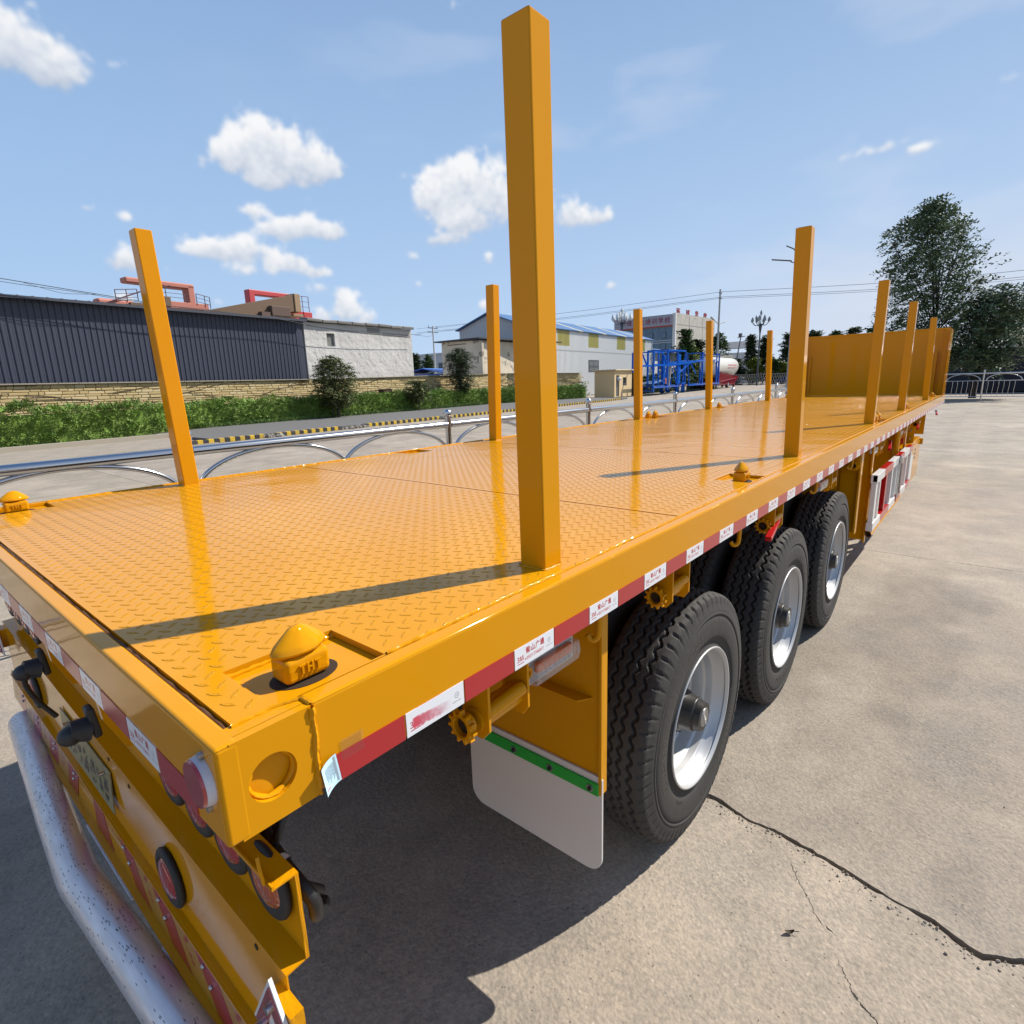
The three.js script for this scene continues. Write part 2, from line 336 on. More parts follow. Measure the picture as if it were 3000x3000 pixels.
  const kb = [bx(-.11, .11, -.02, .16, -.106, .106, .012), bx(-.11, .11, -.02, .15, -.104, .106, .02)], ky = [std(.55, .36, .03, .8), std(.46, .31, .05, .85)], kk = [std(.03, .03, .033, .85), std(.05, .047, .045, .9)];
  const rk = rng(8);
  for (let i = 0; i < 190; i++) {
    const s = -.215 * i, z = -8.2 + s;
    if ((z < -11.4 && z > -11.95) || (z < -15.4 && z > -16.9) || (z < -22.4 && z > -23.3)) continue;
    const m = part("kerb_stone", kb[rk() < .75 ? 0 : 1], (i % 2 ? kk : ky)[rk() < .7 ? 0 : 1], kerb); m.position.set((rk() - .5) * .015, (rk() - .5) * .012, s); m.rotation.y = (rk() - .5) * .05;
  }
  const rub = []; for (const [z0, z1] of [[-11.3, -12.1], [-15.3, -17], [-22.3, -23.4]]) for (let i = 0; i < 46; i++) { const s = .03 + rk() * rk() * .14; rub.push(xf(new THREE.DodecahedronGeometry(s, 0), [(rk() - .35) * .7, s * .3, lerp(z0, z1, rk()) + 8.2], [rk() * 3, rk() * 3, rk()], [1.3, .6, 1])); }
  part('rubble', rub, std(.22, .2, .17, .95), kerb).userData.kind = 'stuff';
  const hk = struct('bed_edging'); part('edging_stone', metre(strip(-24.95, -25.3, 16, -9.3, .2, -.02)), std(.33, .29, .23, .95), hk);
  part('planting_soil', metre(strip(-25.3, -31, 16, -52, .1, -.02)), std(.075, .06, .04, 1), hk);
}

// small litter on the slabs
{
  const l = thing('dry_leaf', 'small dark curled dry leaf on the concrete right of the crack', 'leaf', [1.635, .004, -1.607], .7);
  const lg = new THREE.PlaneGeometry(.035, .016, 8, 2), p = lg.attributes.position;
  for (let i = 0; i < p.count; i++) { const u = p.getX(i) / .0175; p.setY(i, p.getY(i) * (1 - u * u * .8)); p.setZ(i, .012 * u * u + Math.abs(p.getY(i)) * .5); }
  lg.rotateX(-Math.PI / 2); lg.computeVertexNormals();
  part('blade', lg, std(.045, .03, .018, .8, { side: THREE.DoubleSide }), l); part('stalk', rod([.016, .006, 0], [.032, .012, .006], .0012, 5), std(.04, .03, .02), l);
  const t = thing('twig', 'thin grey straw lying on the concrete below the crack', 'twig', [1.30, .003, -.88], .9); part('stem', [rod([-.026, 0, 0], [.012, .001, .003], .0012, 6), rod([.012, .001, .003], [.03, .003, .001], .001, 6)], std(.10, .095, .10, .6), t);
}

// ------------------------------------------------------------------ lettering drawn as brush strokes (unit box, y down)
const GLYPH = {
  liang: [[.1, .12, .2, .22], [.05, .35, .15, .43], [.08, .58, .25, .4], [.35, .15, .75, .15, .7, .48, .6, .45], [.5, .15, .48, .3, .33, .5], [.33, .28, .28, .38], [.82, .25, .9, .38], [.05, .65, .95, .65], [.5, .5, .5, 1], [.47, .67, .3, .82, .1, .92], [.53, .67, .7, .82, .92, .92]],
  shan: [[.5, .08, .5, .85], [.12, .4, .12, .87, .88, .87], [.88, .38, .88, .92]],
  guang: [[.48, .05, .55, .16], [.15, .25, .92, .25], [.22, .25, .2, .6, .06, .95]],
  tong: [[.12, .1, .22, .22], [.06, .38, .22, .38, .2, .72, .06, .86], [.14, .78, .35, .9, .95, .92], [.4, .1, .82, .1, .62, .24], [.48, .14, .6, .24], [.38, .3, .38, .8], [.38, .3, .86, .3, .86, .8], [.4, .46, .84, .46], [.4, .62, .84, .62], [.62, .3, .62, .8]],
  huan: [[.06, .15, .36, .15], [.08, .45, .34, .45], [.04, .8, .38, .7], [.21, .15, .21, .75], [.44, .14, .96, .14], [.72, .16, .45, .6], [.7, .35, .7, .96], [.74, .45, .94, .62]],
  qiu: [[.06, .18, .36, .18], [.08, .46, .34, .46], [.04, .82, .38, .7], [.21, .18, .21, .76], [.42, .25, .97, .25], [.7, .06, .7, .9, .6, .84], [.46, .42, .56, .54], [.42, .82, .64, .6], [.92, .4, .76, .56], [.72, .52, .96, .86], [.82, .08, .92, .18]],
  xue: [[.22, .06, .3, .2], [.48, .03, .53, .18], [.8, .05, .68, .22], [.1, .42, .12, .28, .9, .28, .84, .42], [.28, .44, .72, .44, .52, .56], [.52, .56, .54, .95, .4, .9], [.08, .68, .93, .68]],
  xiao: [[.04, .3, .4, .3], [.22, .06, .22, .96], [.2, .34, .05, .66], [.25, .42, .38, .56], [.66, .05, .7, .16], [.46, .24, .96, .24], [.6, .32, .48, .46], [.8, .32, .94, .46], [.84, .46, .66, .75, .42, .95], [.54, .5, .74, .78, .97, .95]],
  zhi: [[.05, .1, .45, .1], [.14, .1, .14, .8], [.36, .1, .36, .96], [.14, .32, .36, .32], [.14, .52, .36, .52], [.03, .8, .46, .7], [.56, .15, .92, .15, .92, .55, .56, .55, .56, .15], [.66, .65, .5, .92], [.82, .65, .97, .92]],
  ye: [[.38, .06, .38, .86], [.62, .06, .62, .86], [.14, .3, .26, .62], [.86, .3, .74, .62], [.05, .88, .95, .88]],
  pei: [[.04, .36, .36, .36], [.2, .1, .2, .76], [.03, .84, .38, .74], [.66, .04, .7, .14], [.46, .22, .94, .22], [.58, .28, .63, .42], [.84, .26, .76, .44], [.42, .48, .97, .48], [.52, .6, .88, .6, .88, .92, .52, .92, .52, .6]],
  xun: [[.12, .1, .22, .22], [.05, .4, .22, .4, .22, .86, .34, .76], [.48, .12, .46, .6, .38, .92], [.68, .14, .68, .8], [.9, .08, .9, .95]],
};
function writeGlyph(c, key, x, y, s, w, color, sx = 1) {
  c.strokeStyle = color; c.lineWidth = w; c.lineCap = c.lineJoin = 'round';
  for (const st of GLYPH[key]) { c.beginPath(); for (let i = 0; i < st.length; i += 2) { const X = x + st[i] * s * sx, Y = y + st[i + 1] * s; i ? c.lineTo(X, Y) : c.moveTo(X, Y); } c.stroke(); }
}
const tapeLabel = (smudge) => canvasTex(512, 160, (c, w, h) => {
  c.fillStyle = '#dfe1e6'; c.fillRect(0, 0, w, h);
  c.strokeStyle = 'rgba(190,195,205,.6)'; c.lineWidth = 1; for (let i = -160; i < 520; i += 14) { c.beginPath(); c.moveTo(i, 0); c.lineTo(i + 160, 160); c.moveTo(i + 160, 0); c.lineTo(i, 160); c.stroke(); }
  const red = '#a51f2d'; c.fillStyle = red; c.font = 'bold 58px sans-serif'; c.fillText('3M', 26, 112); c.fillRect(30, 126, 84, 6);
  if (smudge) { const r = rng(4); for (let i = 0; i < 900; i++) { const u = r(); c.fillStyle = `rgba(${170 + r() * 50 | 0},${60 + u * 120 | 0},${80 + u * 110 | 0},${.30 * (1 - u)})`; c.beginPath(); c.arc(60 + u * 330, 88 + (r() - .5) * 60 + u * 18, 5 + r() * 9, 0, 7); c.fill(); } }
  else { ['liang', 'shan', 'guang', 'tong'].forEach((k, i) => writeGlyph(c, k, 138 + i * 62, 22, 54, 8, red)); c.font = 'bold 35px sans-serif'; c.fillStyle = red; c.fillText('0537-7766817', 146, 124); c.beginPath(); c.arc(130, 113, 8, 0, 7); c.fill(); }
  c.strokeStyle = c.fillStyle = '#4a5160'; c.lineWidth = 3; c.beginPath(); c.arc(445, 70, 19, 0, 7); c.stroke(); c.font = 'bold 16px sans-serif'; c.fillText('C3', 435, 76); c.font = '15px sans-serif'; c.fillText('003806-0001', 400, 118);
});
const labelMat = new THREE.MeshPhysicalMaterial({ map: tapeLabel(false), roughness: .35, clearcoat: .5, clearcoatRoughness: .2 }), smudgeMat = new THREE.MeshPhysicalMaterial({ map: tapeLabel(true), roughness: .35, clearcoat: .5, clearcoatRoughness: .2 });

// ================================================================== the trailer
const font = await new FontLoader().loadAsync('fonts/droid/droid_sans_bold.typeface.json');
const T = thing('flatbed_trailer', 'yellow three axle flatbed semi trailer with upright side stakes and chequer plate deck', 'trailer');
const H = 1.49, ZF = -12.9;
const SEAM = [-.038, -1.525, -3.05, -4.6, -6.31, -7.75, -9.35, -10.95, ZF];
const LOCKS = [-.205, -2.36, -5.955, -6.13, -8.2, -11.75];
const POCKET = []; for (const z of LOCKS) if (z !== -6.13) for (const s of [-1, 1]) POCKET.push([s, z === -5.955 ? -6.045 : z, z === -5.955 ? .19 : .102]);
{
  // chequer plates with cut-outs round the twist locks
  for (let i = 0; i + 1 < SEAM.length; i++) {
    const z0 = SEAM[i] - .0055, z1 = SEAM[i + 1] + .0055, holes = [];
    for (const [s, zc, hl] of POCKET) if (zc < z0 && zc > z1) holes.push([[s * 1.042, zc - hl], [s * 1.2085, zc - hl], [s * 1.2085, zc + hl], [s * 1.042, zc + hl]]);
    const g = slab('y', [[-1.212, z0], [1.212, z0], [1.212, z1], [-1.212, z1]], H - .012, .012, holes);
    part('deck_plate', metre(g), M.deck, T);
  }
  for (const [s, zc, hl] of POCKET) part('deck_floor_plate', bx(s * 1.03, s * 1.215, H - .03, H - .0135, zc - hl - .01, zc + hl + .01), M.paint, T);
  part('weld_seam', SEAM.slice(1, -1).map((z, i) => bead(Array.from({ length: 12 }, (_, k) => [-1.2 + k * .218, H - .008, z]), .0042, i + 2, .02)).concat(bead(Array.from({ length: 12 }, (_, k) => [-1.2 + k * .2185, H - .008, SEAM[0]]), .0038, 40, .02)), std(.10, .04, .012, .7), T);
  // raised tread pattern
  const lz = new THREE.SphereGeometry(1, 10, 4, 0, Math.PI * 2, 0, Math.PI / 2); lz.scale(.0155, .00125, .0046);
  { const p = lz.attributes.position; for (let i = 0; i < p.count; i++) { const u = p.getX(i) / .0155; p.setZ(i, p.getZ(i) * (1 - .35 * u * u)); } lz.computeVertexNormals(); }
  const mats = [], m4 = new THREE.Matrix4(), q = new THREE.Quaternion(), s1 = V(1, 1, 1), up = V(0, 1, 0);
  const free = (x, z) => Math.abs(x) < 1.196 && z < -.052 && z > ZF + .01 && !POCKET.some(([s, zc, hl]) => x * s > 1.025 && Math.abs(z - zc) < hl + .016) && !SEAM.some((t) => Math.abs(z - t) < .02);
  for (let j = 0; j < 310; j++) for (let i = -27; i < 27; i++) {
    let x = .989 + (i - 21) * .0463 - .0463 * 0, z = -.002 - j * .0417;
    if (free(x, z)) mats.push([x, z, 0.905]);   // one direction
    x += .0231; z -= .0205;
    if (free(x, z)) mats.push([x, z, -0.58]);   // the other
  }
  const im = new THREE.InstancedMesh(lz, M.deck, mats.length); im.name = 'tread_pattern'; im.userData.kind = 'stuff'; im.castShadow = im.receiveShadow = true;
  mats.forEach(([x, z, a], k) => im.setMatrixAt(k, m4.compose(V(x, H - .0002, z), q.setFromAxisAngle(up, a > 0 ? 2.23 : .58), s1)));
  T.add(im);
  // side beams, rear beam, corner castings with their round recess
  const hole = circle(-.072, 1.411, .0355, 36);
  for (const s of [1, -1]) {
    part('side_beam', metre(bx(s * 1.2125, s * 1.25, 1.34, H + .0015, -.14, ZF, .007)), M.paint, T);
    const c = slab('x', [[-.1385, 1.3395], [-.02, 1.3395], [-.02, H], [-.1385, H]], s > 0 ? 1.2385 : -1.2525, .014, [hole]);
    part('corner_casting', [c, bx(s * 1.21, s * 1.2375, 1.3395, H + .0005, -.139, -.02)], M.paint, T);
        const b2 = bead(circle(0, 0, .0345, 14).concat([[.0345, 0]]).map(([a, b]) => [s * 1.2415, 1.411 + b, -.073 + a]), .0042, 9);
    part('weld_seam', b2, M.paint, T);
  }
  part('rear_beam', metre(bx(-1.253, 1.253, 1.339, H + .0008, -.0345, 0, .007)), M.paint, T);
  const beads = [];
  for (const s of [1, -1]) {
    beads.push(bead(Array.from({ length: 40 }, (_, k) => [s * (1.2105 + (k % 3) * .0006), H + .0005, -.31 - k * (12.55 / 39)]), .0046, 50 + s, .009));
    beads.push(bead([[s * 1.2515, 1.488, -.139], [s * 1.2515, 1.445, -.1405], [s * 1.2515, 1.40, -.138], [s * 1.2515, 1.34, -.1395]], .0048, 60 + s, .006));
    beads.push(bead([[s * 1.214, H + .001, -.04], [s * 1.2135, H + .001, -.1], [s * 1.225, H + .002, -.139], [s * 1.25, H + .001, -.14]], .003, 70 + s, .006));
    for (const [t, zc, hl] of POCKET) if (t === s) { beads.push(bead([[s * 1.043, H - .0125, zc + hl - .002], [s * 1.12, H - .0125, zc + hl - .003], [s * 1.207, H - .0125, zc + hl - .002]], .0065, 80 + (zc * 10 | 0), .008)); beads.push(bead([[s * 1.045, H - .012, zc + hl], [s * 1.044, H - .012, zc], [s * 1.045, H - .012, zc - hl]], .005, 90 + (zc * 10 | 0), .008)); }
  }
  part('weld_bead', beads, M.paint, T);

  // stakes: [bottom, top] as they lean
  const ST = [[1.132, -.859, 1.124, -.853], [1.126, -3.221, 1.105, -3.203], [1.135, -5.662, 1.135, -5.662], [1.141, -7.747, 1.142, -7.748], [1.149, -10.472, 1.128, -10.454], [-1.112, -.867, -1.14, -.842], [-1.126, -3.222, -1.111, -3.234], [-1.12, -5.66, -1.141, -5.643], [-1.119, -7.741, -1.15, -7.715], [-1.12, -10.458, -1.149, -10.433]];
  for (const [x0, z0, x1, z1] of ST) {
    const g = bx(-.0385, .0385, 0, 1.19, -.0365, .0365, .0055);
    g.applyMatrix4(new THREE.Matrix4().makeShear(0, 0, (x1 - x0) / 1.19, (z1 - z0) / 1.19, 0, 0)); g.translate(x0, H - .001, z0);
    const st = part('stake', metre(g), M.paint, T);
    part('socket_weld', bead([[x0 - .04, H + .001, z0 + .038], [x0 + .04, H + .001, z0 + .038], [x0 + .041, H + .001, z0 - .037], [x0 - .04, H + .001, z0 - .037], [x0 - .041, H + .001, z0 + .036]], .003, 7, .01), M.paintFlat, st);
  }
  // headboard
  const hb = part('headboard', metre(slab('z', [[-1.2, H], [1.2, H], [1.2, 2.645], [-1.2, 2.645]], ZF - .03, .02)), M.paint, T);
  for (const s of [1, -1]) {
    part('side_wing', metre(slab('x', [[ZF - .03, H - .12], [ZF + .42, H - .12], [ZF + .42, 2.5], [ZF + .30, 2.62], [ZF - .03, 2.62]].map(([z, y]) => [z, y]), s > 0 ? 1.225 : -1.24, .015)), M.paint, hb);
    part('post', [bx(s * 1.13, s * 1.2, H, 2.64, ZF - .01, ZF + .06, .006)], M.paint, hb); part('post', bx(s * 1.02, s * 1.06, H, 2.25, ZF - .01, ZF + .05, .006), M.paint, hb);
  }
  part('top_rail', bx(-1.2, 1.2, 2.62, 2.66, ZF - .05, ZF - .005, .006), M.paint, hb);

  // twist locks
  const base = mergeVertices(clean(new RoundedBoxGeometry(.066, .05, .098, 2, .012))); const bp = base.attributes.position;
  for (let i = 0; i < bp.count; i++) { const k = 1 - Math.max(0, Math.abs(bp.getZ(i)) - .03) * 7; bp.setX(i, bp.getX(i) * k); } base.computeVertexNormals(); base.translate(0, .028, 0);
  const head = new THREE.LatheGeometry([[0, .05], [.008, .0495], [.02, .043], [.045, .019], [.052, .008], [.051, .002], [.04, 0], [0, 0]].map((p) => new THREE.Vector2(...p)), 32);
  { const p = head.attributes.position; for (let i = 0; i < p.count; i++) { const a = Math.atan2(p.getZ(i), p.getX(i)), k = .76 + .2 * Math.abs(Math.sin(a)) + .05 * Math.cos(4 * a); p.setX(i, p.getX(i) * .74 * k); p.setZ(i, p.getZ(i) * 1.06 * k); p.setY(i, p.getY(i) + (vnoise(p.getX(i) * 160, p.getZ(i) * 160, 2) - .5) * .0022); } head.computeVertexNormals(); }
  const txt = new TextGeometry('THT', { font, size: .0185, depth: .003, curveSegments: 3 }); txt.rotateY(Math.PI / 2); txt.translate(.0325, .02, .022);
  const LS = [.86, .88, .84], LH = [.97, .84, .93];
  for (const z of LOCKS) for (const s of [1, -1]) {
    if (z === -2.36 && s < 0) continue;
    const t = part('twist_lock', xf(base.clone(), [s * 1.135, H - .0135, z + .013], [0, 0, 0], LS), M.paint, T);
    part('lock_head', xf(head.clone(), [s * 1.135 - .002, H - .0135 + .0545 * LS[1], z + .013], [0, .18, 0], LH), M.paint, t); part('embossed_letters', xf(txt.clone(), [s * 1.135, H - .0135, z + .013], [0, 0, 0], LS), M.paint, t);
    part('lock_seat', [xf(new THREE.CylinderGeometry(.058, .058, .001, 30), [s * 1.135, H - .0128, z + .009], [0, 0, 0], [.72, 1, 1])], M.hole, t);
  }

  // reflective tape along both side beams and the rear beam
  const red = bx(-.0007, .0007, -.0235, .0235, -.0735, .0735), lab = bx(-.0007, .0007, -.0235, .0235, -.0705, .0705);
  for (let k = 0; k < 86; k++) {
    const z = -.2315 - k * .1477; if (z < ZF + .1) break;
    const m = part(k % 2 ? 'reflective_label' : 'reflective_strip', (k % 2 ? lab : red).clone(), k === 1 ? smudgeMat : k % 2 ? labelMat : M.tapeRed, T); m.position.set(1.2512, 1.3645, z);
    if (k < 30) { const l = part(k % 2 ? 'reflective_label' : 'reflective_strip', (k % 2 ? lab : red).clone(), k % 2 ? labelMat : M.tapeRed, T); l.position.set(-1.2512, 1.3645, z); l.rotation.y = Math.PI; }
  }
  for (let k = 0; k < 16; k++) {
    const x = 1.085 - k * .1475, m = part(k % 2 ? 'reflective_label' : 'reflective_strip', (k % 2 ? lab : red).clone(), k % 2 ? labelMat : M.tapeRed, T);
    m.position.set(x, 1.369, .0009); m.rotation.y = -Math.PI / 2;
  }
  // peeling backing paper, clear sticky tape
  const pp = new THREE.PlaneGeometry(.034, .05, 10, 6), pa = pp.attributes.position; for (let i = 0; i < pa.count; i++) { const u = clamp(.5 - pa.getX(i) / .034); pa.setZ(i, .014 * u * u); } pp.computeVertexNormals(); pp.rotateZ(.12); pp.rotateY(Math.PI / 2); pp.translate(1.2535, 1.366, -.155);
  part('backing_paper', pp, new THREE.MeshStandardMaterial({ map: canvasTex(128, 192, (c, w, h) => { c.fillStyle = '#b9dcec'; c.fillRect(0, 0, w, h); c.fillStyle = '#3b4a63'; for (let i = 0; i < 11; i++) c.fillRect(26 + i * 7, 36, 3, 70 + (i * 37 % 50)); c.fillStyle = '#b02a35'; c.font = 'bold 22px sans-serif'; c.fillText('3M', 8, 172); c.fillStyle = '#8a99a5'; c.fillRect(100, 10, 16, 170); }), roughness: .4, side: THREE.DoubleSide }), T);
  part('clear_tape', bx(1.2516, 1.252, 1.372, 1.408, -.222, -.180), new THREE.MeshPhysicalMaterial({ color: lin(.98, .98, .98), roughness: .05, transmission: 1, thickness: 0 }), T);

  // ---------------------------------------------------------------- rear light board
  const prof = (pts, x0, x1, m, name) => part(name, metre(slab('x', pts, x0, x1 - x0)), m, T);
  // profiles are (z, y) sections of bent sheet
  prof([[-.072, 1.185], [-.069, 1.185], [-.069, 1.177], [-.110, 1.177], [-.110, 1.012], [-.070, 1.0095], [-.070, .776], [-.058, .776], [-.058, .773], [-.073, .773], [-.073, 1.0065], [-.113, 1.009], [-.113, 1.18], [-.072, 1.18]], -1.195, 1.195, M.paint, 'light_board');
  prof([[-.056, .7725], [-.053, .7725], [-.053, .768], [-.068, .768], [-.068, .585], [-.050, .585], [-.050, .581], [-.071, .581], [-.071, .7725]], -1.18, 1.21, M.paint, 'underrun_channel');
  part('end_tab', [bx(1.175, 1.1955, 1.1775, 1.1805, -.110, -.068), tube([[1.163, 1.225, -.066], [1.172, 1.206, -.064], [1.176, 1.181, -.066]], .003, 10, 6), bx(1.193, 1.196, 1.01, 1.178, -.1125, -.106)], M.paint, T);
  const ringG = new THREE.TorusGeometry(.0585, .0125, 10, 40); ringG.scale(1, 1, .7);
  const lensG = new THREE.LatheGeometry([[0, .016], [.02, .015], [.036, .012], [.047, .007], [.052, 0]].map((p) => new THREE.Vector2(...p)), 36); lensG.rotateX(Math.PI / 2);
  const ribs = []; for (let i = 0; i < 22; i++) { const a = i / 22 * Math.PI * 2; ribs.push(rod([.014 * Math.cos(a), .014 * Math.sin(a), .0145], [.046 * Math.cos(a), .046 * Math.sin(a), .0075], .0011, 5)); } for (const r of [.014, .03, .042]) { const t = new THREE.TorusGeometry(r, .0012, 5, 32); t.translate(0, 0, r < .02 ? .0153 : r < .035 ? .0133 : .0095); ribs.push(t); }
  const ribG = mergeGeometries(ribs.map(clean));
  const amberLens = new THREE.MeshPhysicalMaterial({ color: lin(.42, .075, .012), roughness: .18, clearcoat: 1, clearcoatRoughness: .05 });
  const lamp = (x, y, z, amber) => { const l = part('tail_light', [xf(ringG.clone(), [x, y, z + .006]), xf(new THREE.CylinderGeometry(.058, .062, .012, 32), [x, y, z], [Math.PI / 2, 0, 0])], M.rubber, T); part('lens', [xf(lensG.clone(), [x, y, z + .005])], amber ? amberLens : M.lens, l); part('lens_ribs', xf(ribG.clone(), [x, y, z + .005]), amber ? amberLens : M.lens, l); };
  for (const x of [1.103, .955, .81, .665]) for (const s of [1, -1]) lamp(s * x, 1.116, -.107, x > 1);
  for (const s of [1, -1]) lamp(s * .664, .872, -.068, false);
  // black number plate lamps on their brackets
  for (const x of [.575, .13]) {
    const b = part('lamp_bracket', slab('x', [[-.108, 1.34], [-.012, 1.34], [-.018, 1.26], [-.05, 1.18], [-.108, 1.18]], x - .01, .02), M.paint, T);
    part('plate_lamp', [xf(new RoundedBoxGeometry(.034, .072, .016, 2, .006), [x - .01, 1.262, -.003], [.1, 0, 0]), xf(new THREE.CylinderGeometry(.021, .027, .036, 20), [x - .012, 1.252, .022], [Math.PI / 2 - .25, 0, 0]), xf(new THREE.SphereGeometry(.0215, 18, 12), [x - .012, 1.2475, .038], [0, 0, 0], [1, 1, 1.1])], M.plastic, b);
    if (x < .3) part('lamp_arm', [tube([[x - .03, 1.235, .04], [x - .045, 1.19, .036], [x - .05, 1.14, .02], [x - .05, 1.08, -.01]], .0065, 16, 8)], M.plastic, b);
  }
  part('backing_panel', bx(-.35, .35, 1.19, 1.335, -.108, -.10, .002), M.paint, T);
  part('number_plate', [xf(bx(-.26, .26, -.064, .064, -.0015, .0015), [0, .888, -.0625], [-.06, 0, 0])], new THREE.MeshStandardMaterial({ map: canvasTex(512, 160, (c, w, h) => {
    c.fillStyle = '#8f8660'; c.fillRect(0, 0, w, h); const r = rng(31);
    for (let i = 0; i < 900; i++) { c.fillStyle = `rgba(${110 + r() * 60 | 0},${100 + r() * 50 | 0},${60 + r() * 40 | 0},.35)`; c.fillRect(r() * w, r() * h, 6 + r() * 26, 3 + r() * 8); }
    for (let i = 0; i < 7; i++) for (let k = 0; k < 18; k++) { c.fillStyle = `rgba(28,25,18,${.3 + r() * .5})`; c.beginPath(); c.ellipse(58 + i * 64 + r() * 40, 50 + r() * 80, 4 + r() * 8, 3 + r() * 14, r() * 3, 0, 7); c.fill(); }
    for (const x of [90, 190]) { c.fillStyle = '#16130e'; c.fillRect(x, 10, 34, 16); }
  }), roughness: .4, metalness: .2 }), T);
  for (const x of [-.17, .21]) part('plate_bolt', [xf(new THREE.CylinderGeometry(.006, .006, .012, 10), [x, .93, -.056], [Math.PI / 2, 0, 0])], M.chrome, T);
  part('board_hole', [[.26, .99], [.42, .985], [1.09, .99]].map(([x, y]) => xf(new THREE.CylinderGeometry(.006, .006, .002, 14), [x, y, -.0695], [Math.PI / 2, 0, 0])), M.hole, T);
  // red slanted hazard stripes with stencil marks and rivets
  const stencil = new THREE.MeshPhysicalMaterial({ color: lin(.45, .215, .02), roughness: .4, clearcoat: .6, clearcoatRoughness: .2 });
  {
    const y0 = .588, y1 = .766, quad = (a, b, c, d, name, m, t) => part(name, slab('z', [[a, y0], [b, y0], [c, y1], [d, y1]], -.0678, t), m, T);
    quad(-.085, .08, .03, -.045, 'hazard_stripe', M.tapeRed, .0012);
    for (const s of [1, -1]) for (let k = 0; k < 5; k++) {
      const t = .153 + k * .267, w = .122, ln = .125, f = (v) => s > 0 ? v : -.03 - v, q = (a, b, name, m, h) => s > 0 ? quad(a + ln, b + ln, b, a, name, m, h) : quad(f(b + ln), f(a + ln), f(a), f(b), name, m, h);
      if (t + w > 1.19) { if (s > 0) quad(1.2, 1.205, 1.15, 1.10, 'hazard_stripe', M.tapeRed, .0012); continue; }
      q(t, t + w, 'hazard_stripe', M.tapeRed, .0012); q(t + w + .003, t + .264, 'hazard_stripe', stencil, .0009);
      part('stencil_mark', [[0, 0], [.012, .014], [-.006, .028], [.008, .04], [.02, -.03], [.03, -.045]].map(([a, c]) => bx(f(t + .235 + a), f(t + .252 + a), .685 + c, .694 + c, -.0668, -.0665)), M.tapeRed, T);
      for (const [a, c] of [[.085, .70], [.115, .665]]) part('rivet', xf(new THREE.SphereGeometry(.006, 10, 6), [f(t + a), c, -.0645], [0, 0, 0], [1, 1, .9]), M.steel, T);
    }
  }
  // triangle and round reflectors
  const tri = (s, o) => [[s * 1.195, 1.03], [s * 1.11, .885], [s * 1.28, .885]].map(([a, b]) => [lerp(s * 1.195, a, o), lerp(.933, b, o)]);
  for (const s of [1, -1]) {
    const t = part('triangle_reflector', slab('z', s > 0 ? tri(1, 1) : tri(-1, 1).reverse(), -.048, .006), M.white, T);
    part('reflector_face', slab('z', s > 0 ? tri(1, .86) : tri(-1, .86).reverse(), -.042, .003, [(s > 0 ? tri(1, .32) : tri(-1, .32).reverse())]), M.lens, t);
    part('reflector_arm', [bx(s * 1.17, s * 1.24, .90, .98, -.072, -.049)], M.paint, t);
    for (const [dx, dy] of [[0, .045], [-.05, -.035]]) part('nut', xf(new THREE.CylinderGeometry(.008, .008, .01, 6), [s * (1.195 + dx), .933 + dy, -.036], [Math.PI / 2, 0, 0]), M.steel, t);
    const rr = part('round_reflector', [xf(new THREE.CylinderGeometry(.034, .036, .012, 32), [s * 1.208, 1.43, .006], [Math.PI / 2, 0, 0])], std(.55, .54, .58, .4), T);
    part('reflector_face', xf(new THREE.CylinderGeometry(.0325, .0345, .004, 32), [s * 1.208, 1.43, .0135], [Math.PI / 2, 0, 0]), M.lens, rr);
    part('screw', [-1, 1].map((d) => xf(new THREE.CylinderGeometry(.006, .006, .006, 6), [s * 1.208 + .006, 1.43 + d * .041, .003], [Math.PI / 2, 0, 0])), M.steel, rr);
  }
  // tubular underrun bar
  const KN = [[-1.14, .55, -.053], [-.31, .549, .002], [.06, .547, .0225], [.36, .549, .006], [1.12, .55, -.034]], pts = [];
  for (let i = 0; i + 1 < KN.length; i++) for (const u of i ? [.035, .07, .2, .5, .8, .93, .965] : [0, .3, .6, .93, .965]) pts.push(KN[i].map((v, k) => lerp(v, KN[i + 1][k], u)));
  pts.push(KN.at(-1));
  const pipe = part('underrun_bar', new THREE.TubeGeometry(new THREE.CatmullRomCurve3(pts.map((p) => V(...p)), false, 'catmullrom', 0), 240, .0525, 32), M.pipe, T);
  part('end_cap', [xf(new THREE.CylinderGeometry(.0525, .0525, .006, 32), [-1.142, .55, -.053], [0, .06, Math.PI / 2]), xf(new THREE.CylinderGeometry(.0525, .0525, .006, 32), [1.122, .55, -.034], [0, -.05, Math.PI / 2])], M.pipe, pipe);
  for (const [a, b] of [[-.98, -.46], [-.14, .30], [.52, 1.0]]) part('mounting_plate', bx(a, b, .572, .578, -.10, -.045, .002), M.pipe, pipe);
  // cable behind the board
  part('cable', [tube([[.99, 1.15, -.2], [1.005, 1.108, -.17], [.985, 1.075, -.168], [.95, 1.1, -.19]], .009, 24, 8), tube([[.86, 1.18, -.2], [.96, 1.09, -.165], [1.03, 1.062, -.16], [1.09, 1.05, -.16], [1.115, 1.02, -.17], [1.10, .97, -.18], [1.05, .93, -.22]], .0135, 40, 10), tube([[.84, 1.17, -.2], [.95, 1.075, -.16], [1.02, 1.045, -.155], [1.06, 1.02, -.17], [1.04, .95, -.22]], .013, 40, 10)], M.black, T);
  part('cable_clip', xf(new THREE.CylinderGeometry(.0145, .0145, .016, 14, 1, true), [1.03, 1.062, -.16], [0, .3, 1.3]), std(.6, .6, .6, .5, { side: THREE.DoubleSide }), T);
}

